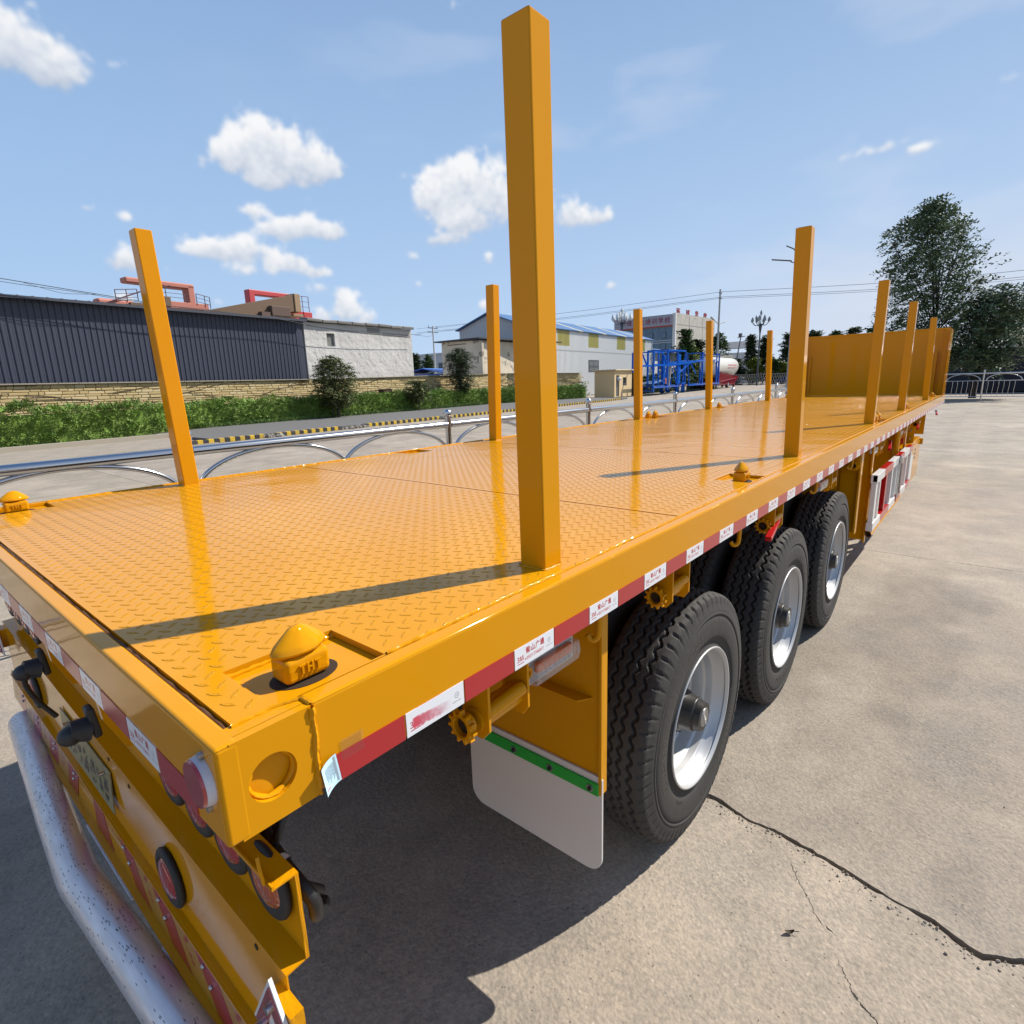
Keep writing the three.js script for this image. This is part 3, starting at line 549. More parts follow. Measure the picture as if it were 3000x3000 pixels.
// ---------------------------------------------------------------- running gear
{
  const XO = 1.175, R = .535, YA = .523;
  // tyre: a lathe with zigzag grooves and shoulder cuts; section from inner bead to outer bead, x measured from the outer face
  function tyreGeo(nT, fine) {
    const W = .262, P = [];
    const side = [[-.008, .300], [-.006, .306], [-.018, .318], [-.008, .345], [-.001, .352], [-.0005, .385], [0, .415], [-.003, .434], [-.0075, .4375], [-.0075, .441], [-.001, .4445], [-.002, .452], [-.006, .4545], [-.004, .458], [-.007, .470], [-.011, .492], [-.0125, .4945], [-.012, .500], [-.016, .515]];
    const nTr = fine ? 96 : 20, tread = [];
    for (let i = 0; i <= nTr; i++) { const u = i / nTr, x = lerp(-.0185, -W + .0185, u), c = (u - .5) * 2; tread.push([x, R - .006 * c * c - Math.pow(Math.abs(c), 14) * .008, 1]); }
    const sec = [...side.map((p) => [...p, 0]), ...tread, ...side.slice().reverse().map(([x, r]) => [-W - x, r, 0])];
    const n = sec.length, pos = new Float32Array((nT + 1) * n * 3), uv = new Float32Array((nT + 1) * n * 2), idx = [];
    const tri = (v) => Math.abs(((v % 1) + 1) % 1 - .5) * 4 - 1, lugs = 60;
    for (let k = 0; k <= nT; k++) {
      const th = k / nT * Math.PI * 2;
      for (let i = 0; i < n; i++) {
        let [x, r, t] = sec[i];
        if (t && fine) {
          for (const g of [-.068, -.112, -.150, -.194]) { const z = tri(th / (2 * Math.PI) * lugs + (g < -.13 ? .5 : 0)), q = clamp(z * 1.5, -1, 1), d = Math.abs(x - (g + q * .0075)); r -= .016 * (1 - sstep(.0042, .0064, d)); }
          const f = ((th / (2 * Math.PI) * lugs * 1 + .25) % 1), f3 = (th / (2 * Math.PI) * lugs * 5) % 1;
          for (const e of [-.0185, -W + .0185]) { const d = Math.abs(x - e); if (d < .03) { if (f < .2) r -= .009 * (1 - sstep(.012, .03, d)); else if (f3 < .3) r -= .003 * (1 - sstep(.006, .016, d)); } }
        } else if (!t && fine && r > .49 && r < .519 && x > -.02) { const f = ((th / (2 * Math.PI) * lugs + .25) % 1); if (f < .2) { x -= .0035; } }
        const o = k * n + i; pos[o * 3] = x; pos[o * 3 + 1] = r * Math.cos(th); pos[o * 3 + 2] = r * Math.sin(th); uv[o * 2] = th * R; uv[o * 2 + 1] = i * .008;
        if (k < nT && i < n - 1) idx.push(o, o + n, o + 1, o + 1, o + n, o + n + 1);
      }
    }
    const g = new THREE.BufferGeometry(); g.setAttribute('position', new THREE.BufferAttribute(pos, 3)); g.setAttribute('uv', new THREE.BufferAttribute(uv, 2)); g.setIndex(idx); g.computeVertexNormals();
    const c = new THREE.Vector3(); // the outside must face out
    { const p = g.attributes.position, nn = g.attributes.normal; const m = Math.floor(n / 2); if (p.getY(m) * nn.getY(m) + p.getZ(m) * nn.getZ(m) < 0) { flip(g); } }
    return g;
  }
  const fineTyre = tyreGeo(600, true), plainTyre = tyreGeo(64, false);
  // raised lettering round the sidewall
  const arcText = (s, r, a0, size, depth) => { let a = a0; const out = []; for (const ch of s) { const g = new TextGeometry(ch, { font, size, depth, curveSegments: 2 }); g.computeBoundingBox(); const w = (g.boundingBox.isEmpty() ? size * .4 : g.boundingBox.max.x) + size * .14; g.translate(-w / 2, 0, 0); g.rotateZ(0); const h = a + w / 2 / r; g.applyMatrix4(new THREE.Matrix4().makeTranslation(0, r, 0)); g.rotateZ(-h); g.rotateY(Math.PI / 2); if (g.attributes.position.count) out.push(clean(g)); a += w / r; } return out; };
  const tyreText = mergeGeometries([...arcText('QUILSTAR', .365, 2.2, .034, .002), ...arcText('12R22.5', .375, -.2, .026, .002), ...arcText('TUBELESS', .352, 1.0, .014, .0016), ...arcText('QUILSTAR', .365, 4.6, .034, .002), ...arcText('RADIAL', .352, 4.0, .014, .0016)]);
  tyreText.translate(-.0018, 0, 0);
  const rimG = new THREE.LatheGeometry([[.288, -.012], [.296, .0], [.3025, .0015], [.305, -.004], [.3005, -.010], [.293, -.015], [.288, -.026], [.283, -.048], [.270, -.060], [.266, -.066], [.2655, -.092], [.262, -.100], [.252, -.108], [.2505, -.155], [.246, -.163], [.235, -.168], [.205, -.171], [.17, -.162], [.15, -.160], [.105, -.160]].map((p) => new THREE.Vector2(...p)), 72);
  rimG.rotateZ(-Math.PI / 2); // axis y -> x
  const hubG = new THREE.LatheGeometry([[.001, -.02], [.05, -.02], [.062, -.026], [.066, -.032], [.068, -.075], [.078, -.082], [.081, -.095], [.081, -.118], [.088, -.122], [.090, -.165], [.12, -.168]].map((p) => new THREE.Vector2(...p)), 40); hubG.rotateZ(-Math.PI / 2); hubG.scale(1, 1.14, 1.14);
  const capG = new THREE.CylinderGeometry(.055, .060, .034, 8); capG.rotateZ(-Math.PI / 2); capG.translate(-.014, 0, 0); capG.scale(1, 1.14, 1.14);
  const badge = new THREE.CylinderGeometry(.040, .042, .003, 32); badge.rotateZ(-Math.PI / 2); badge.translate(.0045, 0, 0);
  const fuwa = new TextGeometry('Fuwa', { font, size: .0215, depth: .002, curveSegments: 4 }); fuwa.computeBoundingBox(); fuwa.translate(-fuwa.boundingBox.max.x / 2, -.009, 0); fuwa.rotateZ(-1.15); fuwa.rotateY(Math.PI / 2); fuwa.translate(.006, 0, 0);
  const nuts = []; for (let i = 0; i < 10; i++) { const a = i / 10 * Math.PI * 2; nuts.push(xf(new THREE.CylinderGeometry(.015, .016, .032, 6), [-.15, .1425 * Math.cos(a), .1425 * Math.sin(a)], [0, 0, -Math.PI / 2]), xf(new THREE.CylinderGeometry(.008, .008, .06, 8), [-.145, .1425 * Math.cos(a), .1425 * Math.sin(a)], [0, 0, -Math.PI / 2])); }
  const textMat = std(.055, .047, .038, .7);
  const AX = [-1.92, -3.215, -4.545];
  AX.forEach((z, n) => {
    for (const s of [1, -1]) {
      const w = new THREE.Group(); w.name = 'wheel'; w.position.set(s * XO, YA, z); w.rotation.y = s > 0 ? 0 : Math.PI; T.add(w);
      const spin = [.3, 1.7, 3.4][n];
      const t = part('tyre', s > 0 ? fineTyre : plainTyre, M.tyre, w); t.rotation.x = spin;
      if (s > 0) {
        const tt = part('tyre_lettering', tyreText, textMat, w); tt.rotation.x = spin;
        const rm = part('rim', rimG, M.silver, w); rm.rotation.x = spin; part('hub', [hubG, capG], M.hub, w); part('hub_badge', badge, std(.25, .25, .25, .35, { metalness: .7 }), w); part('hub_lettering', fuwa, std(.62, .62, .6, .35, { metalness: .6 }), w); const nt = part('wheel_nut', nuts, M.hub, w); nt.rotation.x = spin;
      }
      const inner = part('inner_tyre', s > 0 && n < 3 ? fineTyre : plainTyre, M.tyre, w); inner.position.x = -.315; inner.rotation.x = spin + 1;
      part('inner_rim', xf(new THREE.CylinderGeometry(.295, .295, .2, 40, 1, false), [-.45, 0, 0], [0, 0, Math.PI / 2]), M.hub, w);
    }
    part('axle', [rod([-.85, YA, z], [.85, YA, z], .07, 16)], M.black, T);
    for (const s of [1, -1]) {
      part('leaf_spring', Array.from({ length: 5 }, (_, i) => tube([[s * .49, .74 - i * .014 + .05, z + .5 - i * .07], [s * .49, .72 - i * .014, z], [s * .49, .74 - i * .014 + .05, z - .5 + i * .07]], .02, 14, 4)), M.black, T);
      part('spring_hanger', [bx(s * .44, s * .54, .75, 1.05, z + .6, z + .68), bx(s * .44, s * .54, .75, 1.05, z - .68, z - .6)], M.paintFlat, T);
    }
  });
  for (const s of [1, -1]) part('main_beam', [bx(s * .56, s * .44, 1.03, 1.05, -.15, ZF), bx(s * .505, s * .495, 1.05, 1.46, -.15, ZF), bx(s * .56, s * .44, 1.44, 1.46, -.15, ZF)], M.paintFlat, T);
  part('cross_member', Array.from({ length: 24 }, (_, i) => bx(-1.2125, 1.2125, 1.36, 1.46, -.3 - i * .53, -.308 - i * .53)), M.paintFlat, T);
  part('brake_chamber', AX.flatMap((z) => [1, -1].map((s) => xf(new THREE.CylinderGeometry(.09, .09, .16, 18), [s * .36, .62, z + .22], [Math.PI / 2, 0, 0]))), M.black, T);
  part('air_tank', [xf(new THREE.CylinderGeometry(.13, .13, .7, 20), [.1, .88, -6.2], [0, 0, Math.PI / 2])], M.paintFlat, T);

  // mudguard bracket and flap behind the rear wheels
  for (const s of [1, -1]) {
    const m = part('flap_bracket', [bx(s * .62, s * 1.155, .70, 1.34, -1.118, -1.112), bx(s * 1.155, s * 1.166, .66, 1.34, -1.135, -1.10, .002), bx(s * 1.14, s * 1.155, .64, 1.34, -1.125, -1.119)], M.paint, T);
    part('stiffener', slab('y', [[s * .80, -1.112], [s * 1.13, -1.112], [s * 1.10, -1.065], [s * .83, -1.065]].sort(() => 0), .985, .004), M.paint, m);
    const rr = (x0, x1, y0, y1, r) => { const o = []; for (const [cx, cy, a0] of [[x1 - r, y1 - .01, 0], [x0 + .01, y1 - .01, 1], [x0 + r, y0 + r, 2], [x1 - r, y0 + r, 3]]) { const q = cy > (y0 + y1) / 2 ? .01 : r, cX = cy > (y0 + y1) / 2 ? (cx > (x0 + x1) / 2 ? x1 - .01 : x0 + .01) : cx; for (let i = 0; i <= 8; i++) { const a = (a0 + i / 8) * Math.PI / 2; o.push([cX + q * Math.cos(a), cy + q * Math.sin(a)]); } } return o; };
    const f = part('mud_flap', slab('z', s > 0 ? rr(.585, 1.168, .358, .722, .06) : rr(-1.168, -.585, .358, .722, .06), -1.1105, .006, [], .0015), M.flap, T);
    part('clamp_strip', bx(s * .635, s * 1.158, .655, .70, -1.104, -1.096, .003), M.green, f);
    for (const x of [.66, .812, .97, 1.128]) { part('bolt', [xf(new THREE.CylinderGeometry(.0125, .0125, .003, 20), [s * x, .677, -1.0945], [Math.PI / 2, 0, 0])], M.steel, f); part('bolt_head', [xf(new THREE.CylinderGeometry(.0065, .0075, .008, 14), [s * x, .677, -1.091], [Math.PI / 2, 0, 0])], M.black, f); }
  }
  // strap winches under the beam
  const gearPts = []; for (let i = 0; i < 11; i++) { const a = i / 11 * Math.PI * 2, d = Math.PI * 2 / 11; for (const [f, r] of [[0, .031], [.45, .030], [.62, .040], [.86, .040]]) gearPts.push([r * Math.cos(a + f * d), r * Math.sin(a + f * d)]); }
  const winch = (z) => {
    const y = 1.205, X = 1.155, w = part('strap_winch', slab('z', [[X - .04, 1.345], [X + .042, 1.345], [X + .042, y - .02], [X + .02, y - .045], [X - .02, y - .045], [X - .04, y - .02]], z - .04, .006, [], .001), M.paint, T);
    part('bracket', slab('z', [[X - .04, 1.345], [X + .042, 1.345], [X + .042, y - .025], [X + .025, y - .05], [X - .025, y - .05], [X - .04, y - .025]], z - .178, .006, [], .001), M.paint, w);
    part('ratchet_wheel', [xf(slab('z', gearPts, 0, .012, [circle(0, 0, .0215, 24)], .001), [X - .002, y, z])], M.paint, w);
    part('spindle', [rod([X, y, z - .025], [X, y, z - .178], .029, 20), xf(new THREE.CylinderGeometry(.024, .024, .03, 24, 1, true), [X - .002, y, z - .0], [Math.PI / 2, 0, 0])], M.paint, w);
    part('tension_bar', [rod([X + .022, y + .014, z - .035], [X + .028, y + .026, z - .165], .017, 16), xf(new THREE.TorusGeometry(.012, .005, 8, 16), [X + .02, y + .045, z - .20], [0, Math.PI / 2, 0])], M.paint, w);
    part('bore', xf(new THREE.CylinderGeometry(.0205, .0205, .002, 20), [X - .002, y, z - .002], [Math.PI / 2, 0, 0]), M.hole, w);
  };
  for (const z of [-.54, -1.48, -2.66, -3.95, -4.98, -6.0, -7.7, -9.4]) winch(z);
  // side marker lamps
  for (const z of [-.85, -3.78, -5.8, -7.6]) {
    const l = part('marker_lamp', [bx(1.155, 1.166, 1.205, 1.268, z + .10, z - .10, .003), bx(1.15, 1.16, 1.265, 1.345, z + .03, z - .03)], std(.62, .62, .62, .4), T);
    part('bulb_housing', bx(1.167, 1.182, 1.235, 1.262, z + .075, z - .075, .004), M.amber, l); part('lamp_lens', [slab('z', [[1.166, 1.207], [1.190, 1.212], [1.196, 1.238], [1.19, 1.266], [1.166, 1.266]], z - .092, .184, [], .002)], M.clear, l);
    part('lens_ribs', Array.from({ length: 9 }, (_, i) => bx(1.188, 1.1985, 1.238, 1.264, z - .08 + i * .02 - .002, z - .08 + i * .02 + .002)), M.clear, l);
  }
  // rope hooks
  for (const z of [-1.05, -2.2, -3.58, -4.7, -6.3, -8.3]) part('rope_hook', tube([[1.19, 1.345, z], [1.188, 1.27, z], [1.185, 1.232, z + .004], [1.17, 1.222, z + .012], [1.158, 1.236, z + .016]], .0095, 20, 8), M.paint, T);
  // red winch handles
  for (const z of [-2.72, -6.7, -9.3, -12.3]) part('red_handle', [xf(bx(-.016, .016, -.012, .012, -.17, .17, .006), [1.19, 1.195, z + .0], [.16, .12, 0])], M.red, T);
}

// ---------------------------------------------------------------- panels, side guards and box ahead of the wheels
{
  part('mudguard_panel', [bx(.6, 1.19, .63, 1.34, -5.11, -5.104), bx(1.185, 1.2, .62, 1.34, -5.13, -5.05, .003), bx(1.05, 1.185, .63, 1.34, -5.1, -5.094)], M.paint, T);
  const leg = part('landing_frame', [bx(.7, 1.2, .44, 1.23, -5.62, -5.61), bx(1.19, 1.205, .42, 1.34, -5.64, -5.58, .003)], M.paint, T);
  for (const y of [.98, .58]) part('hinge', [rod([1.215, y - .07, -5.62], [1.215, y + .07, -5.62], .014, 12), bx(1.17, 1.215, y - .05, y + .05, -5.625, -5.617)], M.paint, leg);
  const bars = (name, z0, z1, frame, verts) => {
    const g = part(name, [bx(1.235, 1.265, 1.0, 1.055, z0, z0 - .03)], M.white, T), L = z0 - z1;
    const seg = (a, b, y0, y1, red) => part('rail', bx(1.215, 1.268, y0, y1, z0 - a * L, z0 - b * L, .004), red ? M.red : M.white, g);
    for (const [y0, y1] of [[.985, 1.06], [.555, .63]]) frame.forEach(([a, b, r]) => seg(a, b, y0, y1, r));
    verts.forEach(([a, w, r]) => part('upright', bx(1.222, 1.262, .63, .985, z0 - a * L, z0 - a * L - w, .004), r ? M.red : M.white, g));
  };
  bars('side_guard', -5.5, -6.92, [[0, .3, 0], [.302, .68, 1], [.682, 1, 0]], [[0, .09, 0], [.16, .05, 0], [.42, .08, 1], [.7, .07, 0], [.94, .085, 0]]);
  bars('side_guard', -7.0, -8.15, [[0, .3, 1], [.302, .7, 0], [.702, 1, 1]], [[0, .07, 0], [.3, .06, 1], [.6, .06, 0], [.93, .08, 0]]);
  part('guard_latch', [bx(1.27, 1.285, .62, 1.06, -6.93, -6.98, .004), bx(1.27, 1.295, .98, 1.05, -6.9, -7.02, .006), rod([1.292, .66, -6.955], [1.292, .98, -6.955], .008, 8)], M.steel, T);
  const lower = part('guard_rail', [xf(new THREE.CylinderGeometry(.026, .026, 1.9, 18, 1, true), [1.235, .512, -6.5], [Math.PI / 2, 0, 0])], paint(YEL, { side: THREE.DoubleSide }), T);
  part('end_bore', xf(new THREE.CylinderGeometry(.0245, .0245, .002, 18), [1.235, .512, -5.58], [Math.PI / 2, 0, 0]), M.hole, lower);
  part('brace', [bx(1.06, 1.2, .5, 1.34, -7.45, -7.46), rod([1.17, .95, -7.4], [1.17, 1.34, -7.4], .03, 14), bx(1.18, 1.2, .6, 1.3, -7.95, -8.02)], M.paint, T);
  const box = part('tool_box', metre(bx(.65, 1.2, .44, 1.0, -8.2, -9.85, .02)), M.paint, T);
  part('box_door', bx(1.2, 1.21, .47, .96, -8.28, -9.75, .004), M.paint, box);
  part('sticker', bx(1.2102, 1.2112, .52, .84, -8.5, -8.95), std(.62, .62, .6, .5), box); part('sticker', [0, 1, 2].map((i) => bx(1.2102, 1.2112, .76 + i * .055, .79 + i * .055, -9.12, -9.2)), M.black, box);
  part('box_latch', [bx(1.2, 1.225, .86, .95, -8.36, -8.42, .004), bx(1.2, 1.24, .9, .98, -9.72, -9.8, .006)], M.paint, box);
  part('coupling_plate', [bx(1.05, 1.2, 1.0, 1.2, -8.9, -8.91), bx(1.0, 1.2, 1.0, 1.34, -10.2, -10.21)], M.paint, T);
  part('plate_bolt', [[1.16, 1.16], [1.16, 1.06]].map(([x, y]) => rod([x, y, -8.90], [x, y, -8.86], .012, 6)), M.steel, T);
  part('red_plate', bx(1.0, 1.2, 1.1, 1.26, -7.75, -7.756), M.red, T);
  part('landing_leg', [bx(.75, .9, .3, 1.34, -10.4, -10.55, .006), bx(-.9, -.75, .3, 1.34, -10.4, -10.55, .006), bx(.66, .99, 0, .03, -10.3, -10.65), bx(-.99, -.66, 0, .03, -10.3, -10.65), bx(.79, .86, .03, .3, -10.43, -10.52), bx(-.86, -.79, .03, .3, -10.43, -10.52)], M.paintFlat, T);
}

// ================================================================== railings
{
  const fence = (name, label, pos, turn, zs) => {
    const n = zs.length - 1;
    const t = thing(name, label, 'fence', pos, turn);
    const ball = new THREE.SphereGeometry(.055, 20, 14), post = new THREE.CylinderGeometry(.041, .041, 1.52, 20), neck = new THREE.CylinderGeometry(.048, .048, .02, 20);
    for (let i = 0; i <= n; i++) {
      const z = zs[i], bay = z - zs[i + 1], p = part('post', [post.clone().translate(0, .76, z), neck.clone().translate(0, 1.53, z)], M.chrome, t);
      part('ball_cap', ball.clone().translate(0, 1.575, z), M.chrome, p);
      if (i === n) break;
      const z1 = z - bay, m = (z + z1) / 2;
      part('top_rail', rod([0, 1.43, z - .034], [0, 1.43, z1 + .034], .043, 24), M.chrome, t);
      part('middle_rail', rod([0, 1.05, z - .034], [0, 1.05, z1 + .034], .02, 14), M.chrome, t);
      part('bottom_rail', rod([0, .22, z - .034], [0, .22, z1 + .034], .02, 14), M.chrome, t);
      for (const c of [z - bay * .26, z1 + bay * .26]) {
        const a = []; for (let k = 0; k <= 14; k++) { const q = k / 14 * Math.PI; a.push([0, 1.05 + .345 * Math.sin(q), c - .80 * Math.cos(q)]); }
        part('arch', tube(a, .0225, 40, 14), M.chrome, t);
      }
      for (let k = 1; k < 15; k++) if (k !== 7 && k !== 8) part('baluster', tube([[0, .22, z - k * bay / 15], [0, .5, z - k * bay / 15 + .012], [0, .8, z - k * bay / 15 - .012], [0, 1.05, z - k * bay / 15]], .011, 6, 6), M.chrome, t);
    }
    return t;
  };
  fence('stainless_railing', 'long polished steel railing with arches along the left side of the trailer', [-3.52, 0, 0], 0, [8.4, 5.0, 1.7, -1.76, -4.97, -8.38, -11.96, -15.6, -19.6, -23.4]);
  const ff = fence('stainless_railing', 'steel railing with arches and thin bars in front of the dark shed at right', [1.25, 0, -44.2], -Math.PI / 2 - .02, [7.2, 3.6, 0, -3.6, -7.2, -10.8]);
  ff.scale.set(1, 1.12, 1);
}

// ================================================================== planting
const leafMat = (r, g, b) => new THREE.MeshStandardMaterial({ color: lin(r, g, b), roughness: .65, side: THREE.DoubleSide });
// a spray of small leaves round a short twig
function sprayGeo(n, len, leaf, wide, seed, droop = .3) {
  const r = rng(seed), P = [];
  for (let i = 0; i < n; i++) {
    const u = (i + .5) / n, y = -droop * u * u * len, x = u * len, side = i % 2 ? 1 : -1, a = side * (.5 + r() * .7), e = (r() - .35) * .9, l = leaf * (.7 + r() * .6), w = wide * (.7 + r() * .6);
    const d = V(Math.cos(a) * Math.cos(e), Math.sin(e), Math.sin(a) * Math.cos(e)), s = V(-Math.sin(a), (r() - .5) * 1.2, Math.cos(a)).normalize(), o = V(x, y, 0), tip = o.clone().addScaledVector(d, l), m = o.clone().addScaledVector(d, l * .45);
    const m1 = m.clone().addScaledVector(s, w), m2 = m.clone().addScaledVector(s, -w);
    for (const v of [o, m1, tip, o, tip, m2]) P.push(v.x, v.y, v.z);
  }
  const g = new THREE.BufferGeometry(); g.setAttribute('position', new THREE.Float32BufferAttribute(P, 3)); g.computeVertexNormals();
  return g;
}
function scatter(name, geo, mat, list, parent, tint) {
  const im = new THREE.InstancedMesh(geo, mat, list.length), m = new THREE.Matrix4(), q = new THREE.Quaternion(), e = new THREE.Euler(0, 0, 0, 'YXZ'), c = new THREE.Color();
  list.forEach(([x, y, z, a, b, g, s, k = 1], i) => { im.setMatrixAt(i, m.compose(V(x, y, z), q.setFromEuler(e.set(b, a, g, 'YXZ')), V(s, s, s))); im.setColorAt(i, c.setRGB(k * tint[0], k * tint[1], k * tint[2])); });
  im.name = name; im.userData.kind = 'stuff'; im.castShadow = im.receiveShadow = true; parent.add(im);
  return im;
}
const woodMat = std(.075, .055, .04, .95), darkWood = std(.035, .028, .022, .95);
{
  // clipped hedge, following the back of the footpath
  const line = [[15, -26.1], [-6, -26.1], [-9.5, -26.8], [-13, -28.4], [-38, -28.5], [-44, -26.6], [-51.3, -25.2]];
  const h = thing('hedge', 'long clipped green hedge below the yellow stone wall across the road', 'hedge');
  const r = rng(12), core = [], L = [];
  for (let i = 1; i < line.length; i++) {
    const [za, xa] = line[i - 1], [zb, xb] = line[i], n = Math.ceil(Math.abs(zb - za) * 300);
    core.push(metre(slab('y', [[xa + .11 * za - .35, za], [xb + .11 * zb - .35, zb], [xb + .11 * zb - 1.5, zb], [xa + .11 * za - 1.5, za]], .1, 1.18)));
    for (let k = 0; k < n; k++) {
      const u = r(), z = lerp(za, zb, u), x0 = lerp(xa, xb, u) + .11 * z, top = 1.42 + .30 * (fbm(z * .7, 2, 3, 6) - .4) + (z > -9 ? .12 : 0) + .25 * Math.pow(vnoise(z * 2.7, 4, 8), 6);
      const f = r(); let x, y;
      if (f < .55) { y = .12 + r() * (top - .1); x = x0 - .02 - .33 * sstep(.7, 1.0, y / top) * r() - .25 * vnoise(z * 2.2, y * 2.2, 9) - r() * .16; }
      else { x = x0 - .15 - r() * 1.35; y = top - r() * .2 - (vnoise(z * 2.3, x * 2.3, 3)) * .14; }
      L.push([x, y, z, r() * 6.3, (r() - .5) * 1.4, (r() - .3) * 1.2, .7 + r() * .7, (.55 + .75 * vnoise(z * 3, y * 5 + x, 14)) * (.75 + r() * .5)]);
    }
  }
  part('branches', core, std(.13, .20, .035, 1), h); scatter('foliage', sprayGeo(6, .17, .085, .026, 3, 0), leafMat(.15, .25, .035), L, h, [1, 1, 1]);
  const gl = []; for (let i = 0; i < 2600; i++) { const z = -11 - r() * 26; gl.push([-28.3 + .11 * z + r() * .35 - .1, .12, z, r() * 6.3, -1.1 - r() * .4, 0, .8 + r() * 1.3, .7 + r() * .6]); }
  scatter('grass', sprayGeo(4, .05, .2, .01, 8, 0), leafMat(.10, .17, .03), gl, h, [1, 1, 1]);
}
// a free growing tree or bush: stems that fork toward points spread through an uneven crown
function plant(name, label, cat, x, z, o, group) {
  const t = thing(name, label, cat, [x, 0, z], 0, group), r = rng(o.seed), W = [], L = [];
  const tips = [];
  for (let i = 0; i < o.n; i++) {
    const u = Math.pow(r(), o.pow ?? .8), y = lerp(o.y0, o.h, u), k = o.shape(u) * (.35 + .75 * fbm(i * .37, u * 3, 2, o.seed)), a = r() * 6.283, rr = k * Math.pow(r(), o.fill ?? .5) * (1 + .5 * (vnoise(a * 1.3, y * .7, o.seed) - .5));
    tips.push(V(rr * Math.cos(a) + (o.lean?.[0] ?? 0) * u, y, rr * Math.sin(a) + (o.lean?.[1] ?? 0) * u));
  }
  const stems = o.stems ?? 1, roots = Array.from({ length: stems }, (_, i) => V((r() - .5) * (o.spread ?? .1), 0, (r() - .5) * (o.spread ?? .1)));
  const trunkTop = roots.map((s, i) => V(s.x * 1.5 + (o.lean?.[0] ?? 0) * .7 + (r() - .5) * o.shape(.5) * .5, o.h * .93, s.z * 1.5 + (o.lean?.[1] ?? 0) * .7 + (r() - .5) * o.shape(.5) * .5));
  const trunkPt = (i, u) => roots[i].clone().lerp(trunkTop[i], u);
  roots.forEach((_, i) => { const seg = 7; for (let k = 0; k < seg; k++) { const a = trunkPt(i, k / seg), b = trunkPt(i, (k + 1) / seg); W.push(rod(a.toArray(), b.toArray(), lerp(o.rt, o.rt * .12, k / seg), 7, lerp(o.rt, o.rt * .12, (k + 1) / seg))); } });
  const limbs = [];
  for (let i = 0; i < o.limbs; i++) {
    const tip = tips[Math.floor(r() * tips.length)], st = Math.floor(r() * stems), u0 = clamp((tip.y / o.h) * .62 - .05 + r() * .1, .06, .8), a = trunkPt(st, u0), m = a.clone().lerp(tip, .5).add(V(0, (tip.y - a.y) * -.12 + (o.arch ?? 0) * .3, 0));
    const rad0 = lerp(o.rt * .5, o.rt * .16, u0); W.push(new THREE.TubeGeometry(new THREE.QuadraticBezierCurve3(a, m, tip), 6, rad0 * .55, 5)); limbs.push([a, m, tip]);
  }
  for (const tip of tips) {
    let best = null, bd = 1e9; for (const l of limbs) for (const u of [.45, .7, .95]) { const p = l[0].clone().multiplyScalar((1 - u) * (1 - u)).addScaledVector(l[1], 2 * u * (1 - u)).addScaledVector(l[2], u * u), d = p.distanceTo(tip); if (d < bd) { bd = d; best = p; } }
    if (bd < o.reach) W.push(rod(best.toArray(), tip.toArray(), o.rt * .06, 4, o.rt * .02));
    for (let k = 0; k < o.sprays; k++) { const j = o.clump; const p = tip.clone().add(V((r() - .5) * j, (r() - .5) * j * .7, (r() - .5) * j)); L.push([p.x, p.y, p.z, (o.wind !== undefined ? o.wind + (r() - .5) * 2.6 : r() * 6.3), (r() - .5) * .9, (r() - .55) * 1.0, .65 + r() * .7, .6 + r() * .8]); }
  }
  part('trunk', W, o.wood ?? woodMat, t); const im = scatter('crown', o.spray, o.mat, L, t, o.tint ?? [1, 1, 1]);
  return t;
}
const cone = (w) => (u) => w * (1.05 - u) * (.6 + .4 * Math.min(1, u * 5)), oval = (w) => (u) => w * Math.sqrt(Math.max(0, 1 - Math.pow(2 * u - 1, 2) * .92)), egg = (w) => (u) => w * Math.pow(Math.sin(Math.PI * Math.pow(clamp(u, .02, .98), .7)), .7);
